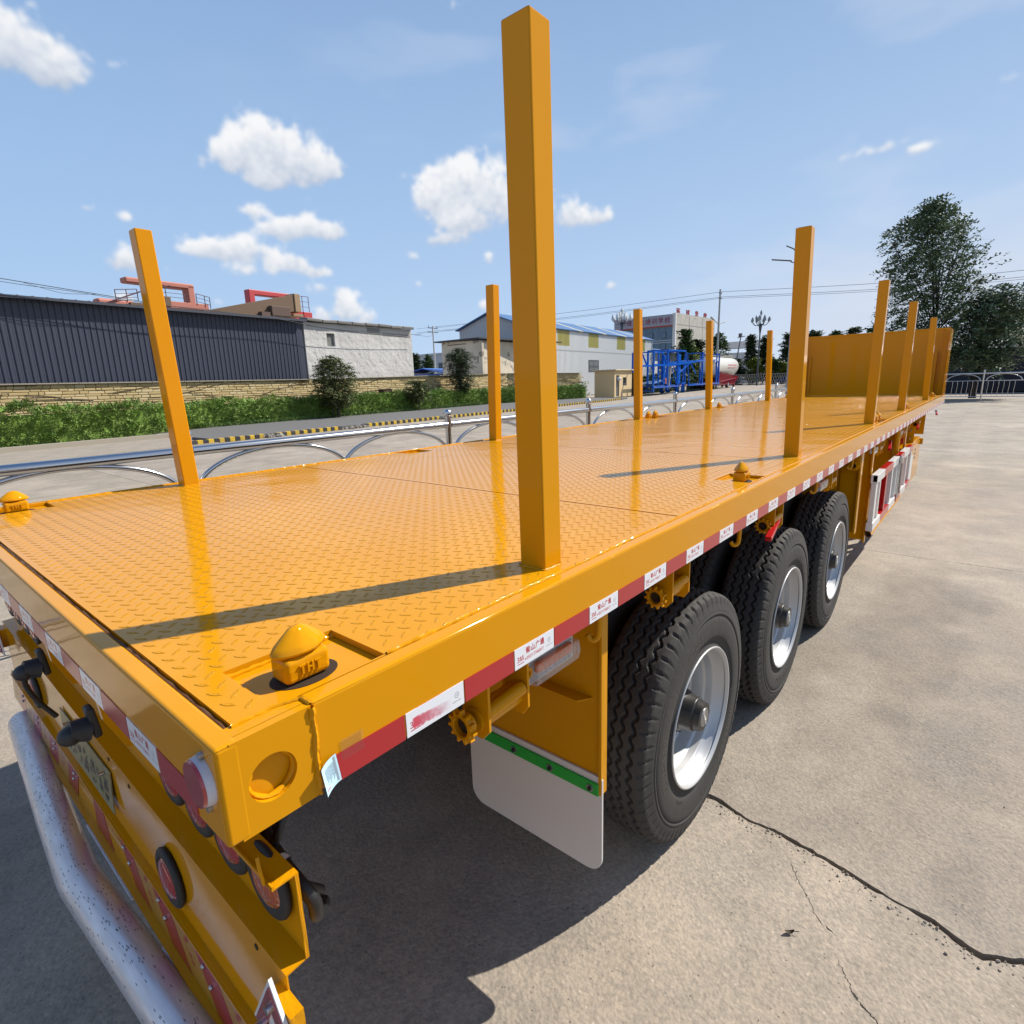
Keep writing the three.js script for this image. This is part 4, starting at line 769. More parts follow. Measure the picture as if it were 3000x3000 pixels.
{
  const leafA = sprayGeo(9, .34, .12, .03, 21, .35), leafB = sprayGeo(7, .28, .13, .05, 22, .2), leafC = sprayGeo(8, .7, .36, .13, 23, .3), leafD = sprayGeo(13, .8, .2, .05, 25, .5);
  const olive = leafMat(.085, .105, .028), dark = leafMat(.04, .065, .022), mid = leafMat(.055, .10, .022), lime = leafMat(.16, .20, .02), blue = leafMat(.10, .15, .075);
  plant('bush', 'big loose olive green bush standing out of the hedge before the grey plaster wall', 'bush', -30.2, -20.7, { seed: 31, n: 330, y0: .7, h: 3.75, shape: oval(1.75), limbs: 34, stems: 4, spread: .5, rt: .06, reach: .9, sprays: 5, clump: .42, spray: leafA, mat: olive, lean: [0, .1] });
  plant('bush', 'dark leafy small tree by the yellow wall in front of the beige house', 'bush', -32.8, -34.6, { seed: 32, n: 320, y0: 1.3, h: 4.75, shape: oval(1.75), limbs: 30, stems: 3, spread: .3, rt: .08, reach: .9, sprays: 5, clump: .42, spray: leafA, mat: dark, lean: [-.3, .0] });
  plant('bush', 'low sprawling shrub growing above the hedge left of the dark leafy small tree', 'bush', -31.3, -28.4, { seed: 33, n: 130, y0: .7, h: 2.25, shape: oval(1.25), limbs: 14, stems: 3, spread: .4, rt: .03, reach: .8, sprays: 5, clump: .4, spray: leafA, mat: olive });
  // the feathery tree at the right
  plant('tree', 'tall feathery tree with open wind blown crown behind the trailer headboard', 'tree', -1.35, -47.6, { seed: 41, n: 620, y0: 2.2, h: 12.3, pow: 1.0, fill: .5, shape: (u) => { const k = [[0, 3.4], [.2, 4.0], [.4, 3.9], [.6, 3.6], [.78, 3.7], [.9, 2.2], [1, .5]]; for (let i = 1; i < k.length; i++) if (u <= k[i][0]) return lerp(k[i - 1][1], k[i][1], (u - k[i - 1][0]) / (k[i][0] - k[i - 1][0])); return .5; }, limbs: 46, stems: 2, spread: .5, rt: .105, reach: 2.4, sprays: 4, clump: .85, spray: leafD, mat: blue, wood: darkWood, wind: Math.PI, arch: .5, lean: [-1.0, 0] });
  plant('tree', 'spreading low tree with drooping leafy branches in front of the dark shed', 'tree', .75, -48.3, { seed: 42, n: 330, y0: 2.0, h: 6.7, pow: .9, shape: oval(2.9), limbs: 36, stems: 2, spread: .4, rt: .14, reach: 1.6, sprays: 4, clump: .9, spray: leafD, mat: blue, wood: darkWood, wind: -.4, arch: .4, lean: [.5, 0] });
  const far = [
    [-39.8, -130, 10.2, 2.3, 51, dark, 'dark conical tree just left of the candelabra lamp post behind the lattice gate'], [-37, -130, 9.8, 2.0, 52, dark, 'dark conical tree just right of the candelabra lamp post behind the lattice gate'], [-32.8, -131, 10.1, 2.6, 53, dark, 'dark conical tree beside the second right hand stake behind the lattice gate'],
    [-23.4, -112, 8.9, 2.0, 54, dark, 'dark treetop showing over the left end of the headboard'], [-20.4, -113, 8.6, 2.2, 55, mid, 'treetop over the headboard, left of the middle'], [-17.6, -112, 8.9, 2.4, 56, dark, 'treetop over the middle of the headboard'], [-14.6, -112, 8.9, 2.4, 57, mid, 'treetop over the headboard just left of the feathery tree'],
    [-42.6, -119, 10.3, 3.6, 58, mid, 'round green tree right of the tall power pole beside the tank trailer'], [-39.4, -95, 9.5, 2.0, 59, mid, 'upright green tree before the school side wall'], [-40.3, -98.5, 7.4, 2.0, 60, lime, 'light green low tree before the school side wall'], [-40.6, -103, 8.3, 1.7, 63, dark, 'small dark tree left of the tall power pole'],
    [2.1, -80, 7.9, 2.9, 61, mid, 'dense round green tree behind the shed at the right edge'], [6.5, -84, 8.6, 3.4, 62, dark, 'dense dark tree behind the shed cut by the right edge'], [-97.4, -85, 8.7, 1.8, 64, dark, 'dark slim tree behind the wall right of the grey plaster building'], [-93.2, -85, 7.9, 2.4, 65, mid, 'rounder tree behind the wall before the long pale building'],
  ];
  for (const [x, z, h, w, s, m, lab] of far) plant('tree', lab, 'tree', x, z, { seed: s, n: 150, y0: .8, h, pow: .95, shape: s < 54 ? cone(w * 1.25) : egg(w), limbs: 10, stems: 1, rt: .16, reach: 1.2, sprays: 6, clump: 1.0, spray: leafC, mat: m, wood: darkWood });
  const sh = [[-37.2, -125, 5.5, 1.9, 71, lime, 'yellow green shrub below the candelabra lamp post'], [-33.4, -125, 4.8, 2.0, 72, mid, 'dark green shrub between the third and fourth left stakes behind the gate'], [-31.4, -125, 4.2, 1.5, 73, lime, 'yellow green shrub beside the dark blue car'], [-40.6, -124, 5.2, 2.2, 74, dark, 'dark shrub just behind the nose of the tank trailer']];
  for (const [x, z, h, w, s, m, lab] of sh) plant('shrub', lab, 'shrub', x, z, { seed: s, n: 70, y0: .3, h, shape: egg(w), limbs: 8, stems: 2, spread: .5, rt: .06, reach: 1, sprays: 6, clump: .9, spray: leafC, mat: m });
  // ground planting inside the car carrier's far side and a far belt of trees
  const hg = thing('hedge', 'low green hedge seen through the frame of the blue car carrier', 'hedge'), rr = rng(88), L = [];
  for (let i = 0; i < 2600; i++) { const z = -64 - rr() * 42; L.push([-27.6 + .11 * z + rr() * 1.4, .2 + rr() * (1.7 + .6 * vnoise(z, 1, 3)), z, rr() * 6.3, rr() - .5, rr() - .5, .55 + rr() * .5, .6 + rr() * .8]); }
  scatter('foliage', leafC, mid, L, hg, [1, 1, 1]); part('branches', metre(bx(-.3, .3, 0, 1.3, -21, 21)), std(.055, .10, .022, 1), hg).position.set(-27 - .11 * 85, 0, -85); hg.children[1].rotation.y = TH;
  const belt = thing('tree_belt', 'far line of trees on the horizon behind everything', 'trees'), B = []; belt.userData.kind = 'stuff';
  for (let i = 0; i < 5200; i++) { const a = (-88 + rr() * 110) * rad, d = 240 + rr() * 60, n = vnoise(a * 60, 0, 6); B.push([Math.sin(a) * d, rr() * (3 + 4.5 * n), -Math.cos(a) * d, rr() * 6.3, rr() - .5, rr() - .5, 3 + rr() * 2, .6 + rr() * .7]); }
  scatter('crown', leafC, dark, B, belt, [1, 1, 1]);
}

// ================================================================== wall, buildings across the road
const onR = (name, label, cat, x0, z) => thing(name, label, cat, onRoad(x0, z), TH);
{
  // yellow stone wall: irregular rubble blocks on a core
  const w = thing('stone_wall', 'low wall of yellow rubble stone behind the clipped hedge', 'wall'), r = rng(14), cores = [], vines = [];
  const line = [[16, -31, 2.55], [-21, -31, 2.58], [-44, -31, 2.86], [-53.5, -27.6, 2.75]], st = [[], [], []];
  for (let i = 1; i < line.length; i++) {
    const [za, xa, ha] = line[i - 1], [zb, xb, hb] = line[i], A = V(xa + .11 * za, 0, za), B = V(xb + .11 * zb, 0, zb), L = A.distanceTo(B), d = B.clone().sub(A).normalize(), turn = Math.atan2(d.x, d.z);
    const place = (g, s, y, out) => { g.rotateY(turn); const p = A.clone().addScaledVector(d, s); g.translate(p.x - d.z * out, y, p.z + d.x * out); return g; };
    { const q = slab('x', [[0, 0], [L, 0], [L, hb - .05], [0, ha - .05]], -.15, .3); cores.push(place(q, 0, 0, -.12)); }
    for (let y = .95, row = 0; ; row++) {
      const ch = .10 + r() * .09; if (y + ch > Math.max(ha, hb) - .04) break;
      for (let s = r() * .3; s < L;) { const l = .22 + r() * .5; const top = lerp(ha, hb, s / L) - .05; if (y + ch <= top + .02) { const g = new RoundedBoxGeometry(.10, ch - .016 - r() * .02, l - .02, 1, .018); st[Math.floor(r() * 3)].push(place(g, s + l / 2, y + ch / 2 + (r() - .5) * .012, .035 + (r() - .5) * .04)); } s += l; }
      y += ch;
    }
    for (let s = .4; s < L; s += .82) { const g = bx(-.2, .2, 0, .06, -.40, .40, .012); part('coping_stone', place(g, s, lerp(ha, hb, s / L) - .05, 0), std(.30, .265, .21, .95), w); }
    for (let k = 0; k < L / 1.3; k++) { const s = r() * L, up = r(), q = []; let y = 1.4 + r() * 1.0, ss = s; for (let m = 0; m < 6; m++) { const p = A.clone().addScaledVector(d, ss); q.push([p.x - d.z * .11, y, p.z + d.x * .11]); ss += .25 + r() * .5; y = clamp(y + (up - .45) * .25 + (r() - .5) * .08, 1.2, lerp(ha, hb, clamp(s / L)) - .1); } vines.push(tube(q, .012 + r() * .006, 14, 4)); }
  }
  part('mortar_core', cores, std(.36, .285, .16, .95), w);
  [[.52, .40, .20], [.46, .345, .165], [.56, .44, .245]].forEach((c, i) => { part('rubble_stone', st[i], std(...c, .92), w).userData.kind = 'stuff'; });
  part('creeper_stem', vines, std(.10, .075, .045, .95), w).userData.kind = 'stuff';
  const bar_ = thing('rusty_barrel', 'small dark brown rusty box standing on the hedge bed before the plaster wall', 'box', [-32.1, 0, -26]); part('body', bx(-.3, .3, .9, 1.72, -.42, .42, .05), std(.06, .025, .018, .85), bar_); part('lid', bx(-.33, .33, 1.72, 1.77, -.45, .45, .02), std(.09, .04, .03, .85), bar_);
}
const navy = paint([.050, .056, .082], { clearcoat: .25, clearcoatRoughness: .35, roughness: .5 }), blueRoof = std(.05, .135, .30, .5), whiteWall = std(.66, .67, .66, .6), grey = std(.23, .225, .21, .9);
{
  const s = onR('metal_shed', 'long dark navy corrugated metal shed above the yellow stone wall', 'shed', -32, 0);
  const sheet = slab('y', [[-.02, -.131], [.0, -.131], [.0, -.075], [.006, -.07], [.006, -.03], [0, -.025], [0, .06], [.006, .065], [.006, .10], [0, .105], [0, .112], [.032, .118], [.032, .130], [-.02, .131]], 2.3, 4.1);
  for (let i = 0; i < 124; i++) { const z = 12 - i * .27; if (z < -21.2) break; const p = part('wall_sheet', sheet, navy, s); p.position.z = z; }
  part('wall_core', bx(-.3, -.03, 0, 6.42, 12, -21.35), navy, s); part('gable_wall', bx(-14, -.3, 0, 6.4, -21.1, -21.35), navy, s);
  part('roof', [bx(-14, .42, 6.40, 6.45, 12, -21.45), bx(.40, .44, 6.33, 6.46, 12, -21.45)], std(.05, .055, .075, .5), s);
  part('roof_rib', Array.from({ length: 60 }, (_, i) => bx(-13, .41, 6.452, 6.485, 11.8 - i * .56, 11.72 - i * .56)), std(.06, .065, .085, .5), s).userData.kind = 'stuff';

  const p = onR('plaster_building', 'grey plastered building with a louvred opening beside the navy shed', 'building', -32, -21.35);
  const PM = new THREE.MeshStandardMaterial({ map: plasterMap, bumpMap: plasterBump, bumpScale: .05, roughness: .95 });
  part('wall', [metre(slab('x', [[-10.4, 0], [0, 0], [0, 6.35], [-10.4, 6.42]], -.3, .3, [[[-2.52, 4.84], [-1.82, 4.84], [-1.82, 5.72], [-2.52, 5.72]]])), metre(bx(-9, -.3, 0, 6.38, -10.4, -10.1)), metre(bx(-9, -.3, 0, 6.36, -.3, -.02))], PM, p);
  const lv = part('louvre', bx(-.28, -.24, 4.84, 5.72, -2.52, -1.82), M.black, p); for (let i = 0; i < 11; i++) part('slat', xf(bx(-.05, .05, -.008, .008, -.33, .33), [-.17, 4.9 + i * .075, -2.17], [0, 0, -.6]), std(.35, .35, .33, .7), lv);
  const rs = rng(3); for (let i = 0; i < 8; i++) part('roof_felt', metre(xf(bx(-.55, .32, -.10, .10, -.62, .62, .05), [0, 6.52 + (rs() - .5) * .05, -.72 - i * 1.3], [(rs() - .5) * .08, 0, -.1 + (rs() - .5) * .08])), new THREE.MeshStandardMaterial({ map: plasterMap, color: lin(.42, .41, .40), roughness: 1 }), p);
  part('roof', bx(-9, -.2, 6.36, 6.44, .05, -10.6), grey, p); part('patch', [bx(-.01, .012, 5.78, 5.98, -7.2, -10.2), bx(-.01, .016, 5.95, 6.32, -5.6, -6.9)], std(.24, .235, .225, .95), p);
  part('wall_pipe', [tube([[.03, 6.15, -.2], [.03, 5.95, -4], [.03, 5.85, -9.9]], .018, 20, 5)], std(.2, .2, .2), p);

  const b = thing('beige_house', 'low peeling beige house with a dark flat roof behind the stone wall', 'house', [-36.3, 0, -40.8], 0);
  const BM = new THREE.MeshStandardMaterial({ map: beigeMap, roughness: .95 });
  part('wall', [metre(slab('z', [[-5.35, 0], [0, 0], [0, 5.95], [-5.35, 6.1]], -.25, .25)), metre(xf(bx(-.25, 0, 0, 5.95, 0, -13), [0, 0, -.25], [0, TH, 0]))], BM, b);
  part('roof', [bx(-5.9, .35, 6.08, 6.2, .5, -13)], std(.05, .052, .06, .6), b);
  part('beam', [bx(-4.5, -1.9, 5.72, 5.78, 0, .03), bx(-4.0, -1.9, 5.2, 5.25, 0, .03), bx(-2.2, -1.7, 4.62, 4.8, 0, .02)], std(.06, .045, .035, .9), b);
  part('pilaster', metre(bx(-.02, .18, 0, 5.9, -.02, -.3)), BM, b);
}
{
  // white corrugated hall with yellow light sheets
  const w = onR('corrugated_hall', 'long white corrugated hall with blue roof and yellowed translucent sheets', 'warehouse', -33, -50);
  const rib = slab('y', [[0, -.155], [.0, -.09], [.045, -.06], [.045, .0], [0, .03], [0, .155], [-.02, .155], [-.02, -.155]], 0, 8.0), Lh = 40;
  const yl = new THREE.MeshStandardMaterial({ color: lin(.40, .36, .10), roughness: .4, side: THREE.DoubleSide });
  const bays = [[-7.9, -10.9], [-16, -19.1], [-25.3, -28.5], [-34.2, -36.6]];
  for (let i = 0; i < 130; i++) {
    const z = -.155 - i * .31; if (z < -Lh) break;
    const bay = bays.some(([a, c]) => z < a && z > c), g = rib.clone(); 
    if (bay) { const lo = rib.clone().scale(1, 6.15 / 8, 1), hi = rib.clone().scale(1, 1.85 / 8, 1).translate(0, 6.15, 0); const a = part('wall_sheet', lo, whiteWall, w); a.position.z = z; const c = part('light_sheet', hi, yl, w); c.position.z = z; }
    else { const a = part('wall_sheet', rib, whiteWall, w); a.position.z = z; }
  }
  part('wall_core', bx(-.5, -.03, 0, 8.0, 0, -Lh), std(.35, .35, .33), w);
  part('gable_wall', slab('z', [[-8.8, 0], [0, 0], [0, 8.0], [-4.4, 9.55], [-8.8, 8.0]], -.1, .1), std(.44, .46, .48, .6), w);
  part('gable_rib', Array.from({ length: 28 }, (_, i) => bx(-8.6 + i * .31, -8.53 + i * .31, 5, 8.05 + 1.5 * (1 - Math.abs(-8.56 + i * .31 + 4.4) / 4.4) - .1, 0, .04)), std(.48, .50, .52, .6), w).userData.kind = 'stuff';
  const roof = (name, z0, z1, m) => part(name, [xf(bx(0, 4.95, -.05, .05, z0, z1), [-4.4, 9.66, 0], [0, 0, -.339]), xf(bx(-4.95, 0, -.05, .05, z0, z1), [-4.4, 9.66, 0], [0, 0, .339])], m, w);
  let zz = .45; const ys = [-6, -13.2, -20.4, -27.6, -34.8]; for (const y of ys) { roof('roof_panel', zz, y, blueRoof); roof('roof_light', y, y - .9, std(.5, .47, .27, .5)); zz = y - .9; } roof('roof_panel', zz, -Lh - .4, blueRoof);
  const win = part('window', bx(-.02, .05, 3.0, 4.55, -16.1, -19.2), std(.04, .045, .05, .5), w);
  for (const [a, c, d, e] of [[-16.3, -17.55, 3.75, 4.4], [-17.75, -19, 3.75, 4.4], [-16.3, -17.55, 3.1, 3.6], [-17.75, -19, 3.1, 3.6]]) part('pane', bx(.04, .06, d, e, a, c), std(.16, .17, .17, .2), win);
  part('rail_line', bx(.05, .07, 5.62, 5.68, 0, -Lh), std(.35, .35, .34), w);
  part('drain', rod([.1, 0, -39.6], [.1, 8, -39.6], .08, 8), std(.45, .5, .55), w);

  const lb = onR('blue_roofed_annex', 'low white annex with a blue sheet roof behind the car carrier', 'building', -33, -90.3);
  part('wall', bx(-7, 0, 0, 6.3, 0, -13), std(.55, .55, .54), lb); part('roof', xf(bx(-7.6, .9, -.06, .06, .4, -13.4), [0, 6.55, 0], [0, 0, -.16]), blueRoof, lb); part('window', [bx(-.05, .03, 3.4, 4.8, -3, -4.6)], M.glass, lb); part('window', [bx(-.05, .03, 3.4, 4.8, -7, -8.6)], M.glass, lb);
  const lb2 = onR('blue_roofed_hall', 'far hall whose dark blue roof shows above the white corrugated hall', 'building', -44, -76);
  part('wall', bx(-12, 0, 0, 10, 0, -22), std(.4, .42, .45), lb2); part('roof', xf(bx(-6, 6, -.08, .08, .4, -22.4), [-5.5, 11.1, 0], [0, 0, -.12]), std(.03, .07, .20, .5), lb2);
  const lb3 = thing('blue_tin_shelter', 'small bright blue tin roof showing above the stone wall', 'shelter', [-50.2, 0, -46.5], .25); part('wall', bx(-2.4, 2.4, 0, 3.2, -3, 1), std(.04, .12, .42, .5), lb3); part('roof', [xf(bx(0, 2.8, -.04, .04, -3.2, 1.4), [0, 3.85, 0], [0, 0, -.2]), xf(bx(-2.8, 0, -.04, .04, -3.2, 1.4), [0, 3.85, 0], [0, 0, .2])], std(.045, .16, .55, .45), lb3);
  const pale = thing('pale_building', 'long pale flat roofed building far behind the gap right of the plaster building', 'building', [-118, 0, -104], 0); part('wall', bx(-8, 13, 0, 9.6, -8, 0), std(.42, .45, .48), pale); part('roof', bx(-8.3, 13.3, 9.6, 10.0, -8.3, .3), std(.5, .53, .56), pale); for (let i = 0; i < 4; i++) part('window', bx(2 + i * 2.8, 3.6 + i * 2.8, 5.5, 7.5, -.05, .03), M.glass, pale);
  const gb = thing('grey_roofed_building', 'distant low building with a grey pitched roof behind the leaning pole', 'building', [-50, 0, -152]); part('wall', bx(-6, 4.5, 0, 7.6, -8, 0), std(.5, .5, .5), gb); part('roof', xf(bx(-6.4, 4.9, -.08, .08, -4.6, 0), [0, 8.6, .2], [.42, 0, 0]), std(.17, .175, .19, .8), gb);
}
{
  // gatehouse
  const g = onR('gatehouse', 'small beige gatehouse with a flat rounded roof at the end of the wall', 'kiosk', -24.1, -55.5);
  const gm = std(.58, .44, .25, .9);
  part('wall', [slab('x', [[-4.9, 0], [0, 0], [0, 2.85], [-4.9, 2.85]], -.2, .2, [[[-1.32, .06], [-.42, .06], [-.42, 2.36], [-1.32, 2.36]], [[-3.4, 1.2], [-2.3, 1.2], [-2.3, 2.12], [-3.4, 2.12]]]), bx(-2.2, -.2, 0, 2.85, 0, -.2), bx(-2.4, -2.2, 0, 2.85, 0, -4.9), bx(-2.2, -.2, 0, 2.85, -4.9, -4.7)], gm, g);
  part('roof', bx(-2.6, .25, 2.85, 3.0, .25, -5.15, .05), std(.50, .42, .30, .9), g);
  const d = part('door', bx(-.14, -.09, .06, 2.36, -.42, -1.32), std(.10, .10, .10, .5), g); part('door_pane', bx(-.09, -.08, 1.1, 2.1, -.55, -1.2), M.glass, d);
  const wi = part('window', bx(-.14, -.1, 1.2, 2.12, -2.3, -3.4), std(.2, .2, .2, .4), g); part('pane', [bx(-.1, -.09, 1.26, 2.06, -2.36, -2.83)], M.glass, wi); part('pane', [bx(-.1, -.09, 1.26, 2.06, -2.88, -3.34)], M.glass, wi);
  part('satellite_dish', xf(new THREE.SphereGeometry(.28, 16, 6, 0, Math.PI * 2, 0, .9), [.3, 1.9, -.5], [1.2, .6, 0]), std(.5, .5, .5, .6, { side: THREE.DoubleSide }), g);
  const gp = onR('gate_pier', 'dark narrow gate pier right of the beige gatehouse', 'pillar', -24.3, -61.2); part('shaft', bx(-.4, .3, 0, 2.5, -.5, .5), std(.05, .04, .04, .8), gp); part('cap', bx(-.45, .35, 2.5, 2.6, -.55, .55), std(.08, .07, .07), gp);
}
{
  // school building with roof letters
  const s = thing('school_building', 'school building with glass front, sign board and red letters on its roof', 'building', [-71, 0, -160]);
  const con = new THREE.MeshStandardMaterial({ map: plasterMap, color: lin(.80, .78, .74), roughness: .95 });
  part('side_wall', metre(bx(-1, 0, 0, 19.9, -.4, -30)), con, s); part('wall', metre(bx(-20, -1, 0, 19.4, -.4, -30)), con, s); part('corner_pier', bx(-.7, .15, 0, 19.8, 0, -.6), std(.62, .62, .62), s);
  part('wall_joint', [bx(0, .05, 0, 19.5, -9.9, -10.1), bx(0, .05, 0, 19.5, -20, -20.2), bx(0, .05, 16.8, 17, -.6, -30)], std(.3, .29, .28), s);
  const board = part('sign_board', bx(-19.5, -.7, 16.6, 19.6, -.4, .5), std(.36, .36, .39, .7), s);
  part('red_line', bx(-19.5, -.7, 16.35, 16.6, -.3, .55), std(.4, .05, .05), board);
  const sign = canvasTex(1024, 160, (c, w, h) => { c.fillStyle = '#93929c'; c.fillRect(0, 0, w, h); ['huan', 'qiu', 'zhi', 'ye', 'pei', 'xun', 'xue', 'xiao'].forEach((k, i) => writeGlyph(c, k, 120 + i * 112, 35, 92, 12, '#7a3f4a')); });
  const sg = new THREE.PlaneGeometry(18.6, 2.9); sg.translate(-10.1, 18.1, .53); part('sign_face', sg, new THREE.MeshStandardMaterial({ map: sign, roughness: .7 }), board);
  const gl = new THREE.MeshStandardMaterial({ color: lin(.10, .15, .20), roughness: .18, metalness: .35 });
  for (let i = 0; i < 9; i++) for (let j = 0; j < 4; j++) part('glass_panel', bx(-2.9 - i * 2.05, -.95 - i * 2.05, 4.3 + j * 3, 7.15 + j * 3, -.4, -.25), gl, s);
  for (let i = 0; i < 4; i++) for (let j = 0; j < 3; j++) { const q = part('window', bx(-4.3 - i * 4.1, -2.7 - i * 4.1, 6.9 + j * 3.1, 8.6 + j * 3.1, -.3, -.1), std(.06, .07, .08, .5), s); part('pane', bx(-4.15 - i * 4.1, -2.85 - i * 4.1, 7.05 + j * 3.1, 8.45 + j * 3.1, -.12, -.06), gl, q); }
  part('mullion', [12.4, 11.8].map((y) => bx(-19.4, -.7, y, y + .16, -.25, -.12)), std(.5, .52, .54), s);
  ['huan', 'qiu', 'xue', 'xiao'].forEach((k, i) => {
    const z = -165.2 + 160 - i * 6.75, L = [];
    for (const st of GLYPH[k]) for (let n = 0; n + 2 < st.length; n += 2) { const a = [-1.5, 21.75 - st[n + 1] * 1.95, z + 1.3 - st[n] * 2.6], b = [-1.5, 21.75 - st[n + 3] * 1.95, z + 1.3 - st[n + 2] * 2.6]; if (Math.hypot(a[1] - b[1], a[2] - b[2]) > .01) L.push(bar(a, b, .2, .26)); }
    const l = part('roof_letter', L, std(.30, .035, .04, .5), s); part('letter_frame', [rod([-1.55, 19.4, z - .8], [-1.55, 20.2, z - .8], .04, 4), rod([-1.55, 19.4, z + .8], [-1.55, 20.2, z + .8], .04, 4), rod([-2.6, 19.4, z], [-1.55, 21.2, z], .04, 4)], std(.2, .06, .06), l);
  });
}
{
  // right hand shed
  const s = thing('dark_shed', 'dark open fronted shed with a pale corrugated roof at the right edge', 'shed', [0, 0, -60]);
  part('wall', bx(-6, 16, 0, 3.3, -6, -1), std(.022, .022, .032, .8), s);
  part('roof', xf(bx(-6.3, 16.4, -.03, .03, -3.2, 0), [0, 3.42, 0], [.22, 0, 0]), std(.52, .53, .55, .5), s);
  for (let i = 0; i < 26; i++) part('roof_rib', xf(bx(-.04, .04, .03, .075, -3.2, 0), [-5.8 + i * .84, 3.42, 0], [.22, 0, 0]), std(.48, .49, .51, .5), s);
  part('post', [-3, 1.2, 5.4].map((x) => rod([x, 0, -.3], [x, 3.3, -.3], .06, 8)), std(.07, .06, .06), s);
  const t = thing('water_tank', 'cream round water tank standing on the pale shed roof', 'tank', [3.25, 0, -62]); part('body', xf(new THREE.CylinderGeometry(.62, .62, 2.2, 20), [0, 4.2, 0], [0, 0, Math.PI / 2]), std(.5, .42, .24, .6), t); part('cradle', [bx(-.7, -.55, 3.6, 4.0, -.4, .4), bx(.55, .7, 3.6, 4.0, -.4, .4)], std(.2, .2, .2), t);
}

// ================================================================== cranes, poles, wires
{
  const red = std(.46, .045, .05, .5), faded = std(.45, .16, .115, .6), brown = std(.14, .085, .05, .7), rail = std(.10, .035, .045, .6);
  const a = onR('gantry_crane', 'faded orange red gantry crane top showing over the navy shed', 'crane', -50, -18.5);
  part('portal', [bx(-.5, .5, 10.55, 10.98, 2.0, -3.35, .12), bx(-.5, .5, 9.3, 10.9, -2.75, -3.35, .12), bx(-.5, .5, 8.9, 9.45, 0, -4.4, .05), bx(-.5, .5, 8.2, 9.2, 4.2, 1.6, .2)], faded, a); part('trolley', [bx(-.6, .6, 9.0, 9.75, .2, -1.2, .05), bx(-.4, .7, 8.6, 9.05, 2, 0)], brown, a);
  const rails = (o, pts, h, m) => { for (let i = 0; i < pts.length; i++) part('guard_rail', [rod([.5, pts[i][1], pts[i][0]], [.5, pts[i][1] + h, pts[i][0]], .035, 5)], m, o); for (const k of [1, .66, .33]) part('guard_rail', rod([.5, pts[0][1] + h * k, pts[0][0]], [.5, pts.at(-1)[1] + h * k, pts.at(-1)[0]], k === 1 ? .03 : .02, 5), m, o); };
  rails(a, [[-3.4, 9.3], [-4.1, 9.2], [-4.55, 9.1]], .95, rail); rails(a, [[2.9, 9.0], [2.1, 9.1], [1.3, 9.2]], .9, rail); rails(a, [[-.2, 9.45], [-.9, 9.45], [-2.6, 9.45]], .95, rail); part('boom_arm', [rod([.6, 8.75, 3.9], [.6, 10.3, .2], .05, 6), rod([.55, 10.4, -.4], [.55, 10.65, -1.3], .05, 6)], rail, a);
  const b = onR('gantry_crane', 'bright red gantry crane with a brown girder over the navy shed', 'crane', -50, -29);
  part('portal', [bx(-.4, .4, 10.75, 11.2, 2.1, -2.75, .08), bx(-.4, .4, 9, 10.9, 2.1, 1.5, .08), bx(-.4, .4, 8.9, 10.9, -2.2, -2.75, .08)], red, b);
  part('end_carriage', bx(-.6, .6, 8.7, 9.65, -1.1, -2.4, .04), red, b); part('end_carriage', bx(-.6, .6, 8.7, 9.62, -2.5, -3.5, .04), red, b); part('end_carriage', bx(-.6, .6, 8.7, 9.6, -3.6, -4.6, .04), red, b);
  part('girder', [xf(bx(-.6, .6, -.75, .75, 6.5, -6.2, .03), [1.4, 8.80, 3.9], [0.24, 0, 0])], brown, b); part('girder_end', [bx(.7, 2.1, 9.3, 11.0, -1.55, -2.2, .05), bx(.5, 2.2, 8.9, 9.1, -1.2, -2.3)], std(.30, .20, .11, .7), b); part('hoist', [bx(1.8, 2.6, 8.7, 9.6, 1.4, -.6, .06), bx(1.9, 2.5, 8.6, 9.0, 2.4, 1.5)], std(.10, .06, .045, .7), b);
  rails(b, [[-2.9, 9.6], [-3.6, 9.6], [-4.35, 9.6]], 1.5, rail);

  const conc = std(.33, .33, .32, .85), iron = std(.09, .09, .10, .5), wireM = std(.035, .035, .04, .6);
  const p1 = onR('power_pole', 'tall grey power pole with twin street lamp arms left of the candelabra lamp', 'pole', -24, -97);
  part('shaft', rod([0, 0, 0], [0, 15.7, 0], .21, 12, .13), conc, p1); part('cross_arm', [bar([.0, 15.1, -.9], [0, 15.1, .6], .12), bar([0, 14.3, -.9], [0, 14.3, .6], .12), rod([0, 15.1, -.8], [0, 15.4, -.8], .05, 6), rod([0, 14.3, -.8], [0, 14.6, -.8], .05, 6)], iron, p1);
  for (const d of [1, -1]) { const l = part('lamp_arm', tube([[0, 10.2, 0], [0, 10.5, d * 1.4], [0, 10.75, d * 3.2]], .07, 12, 6), conc, p1); part('lamp_head', xf(bx(-.16, .16, -.06, .06, -.8, .8, .04), [0, 10.9, d * 4], [-.2 * d, 0, 0]), std(.4, .41, .42), l); }
  const p2 = onR('power_pole', 'slender concrete power pole rising behind the gap right of the plaster building', 'pole', -60, -62.9); part('shaft', rod([0, 0, 0], [0, 10.9, 0], .17, 10, .11), std(.5, .5, .48, .85), p2); part('cross_arm', bar([0, 10.6, -1.1], [0, 10.6, 1.1], .1), iron, p2); part('cross_arm', bar([0, 10.0, -1.2], [0, 10.0, 1.2], .1), iron, p2); part('insulator', [-1, 0, 1].map((d) => rod([0, 10.6, d], [0, 10.95, d], .05, 6)), iron, p2);
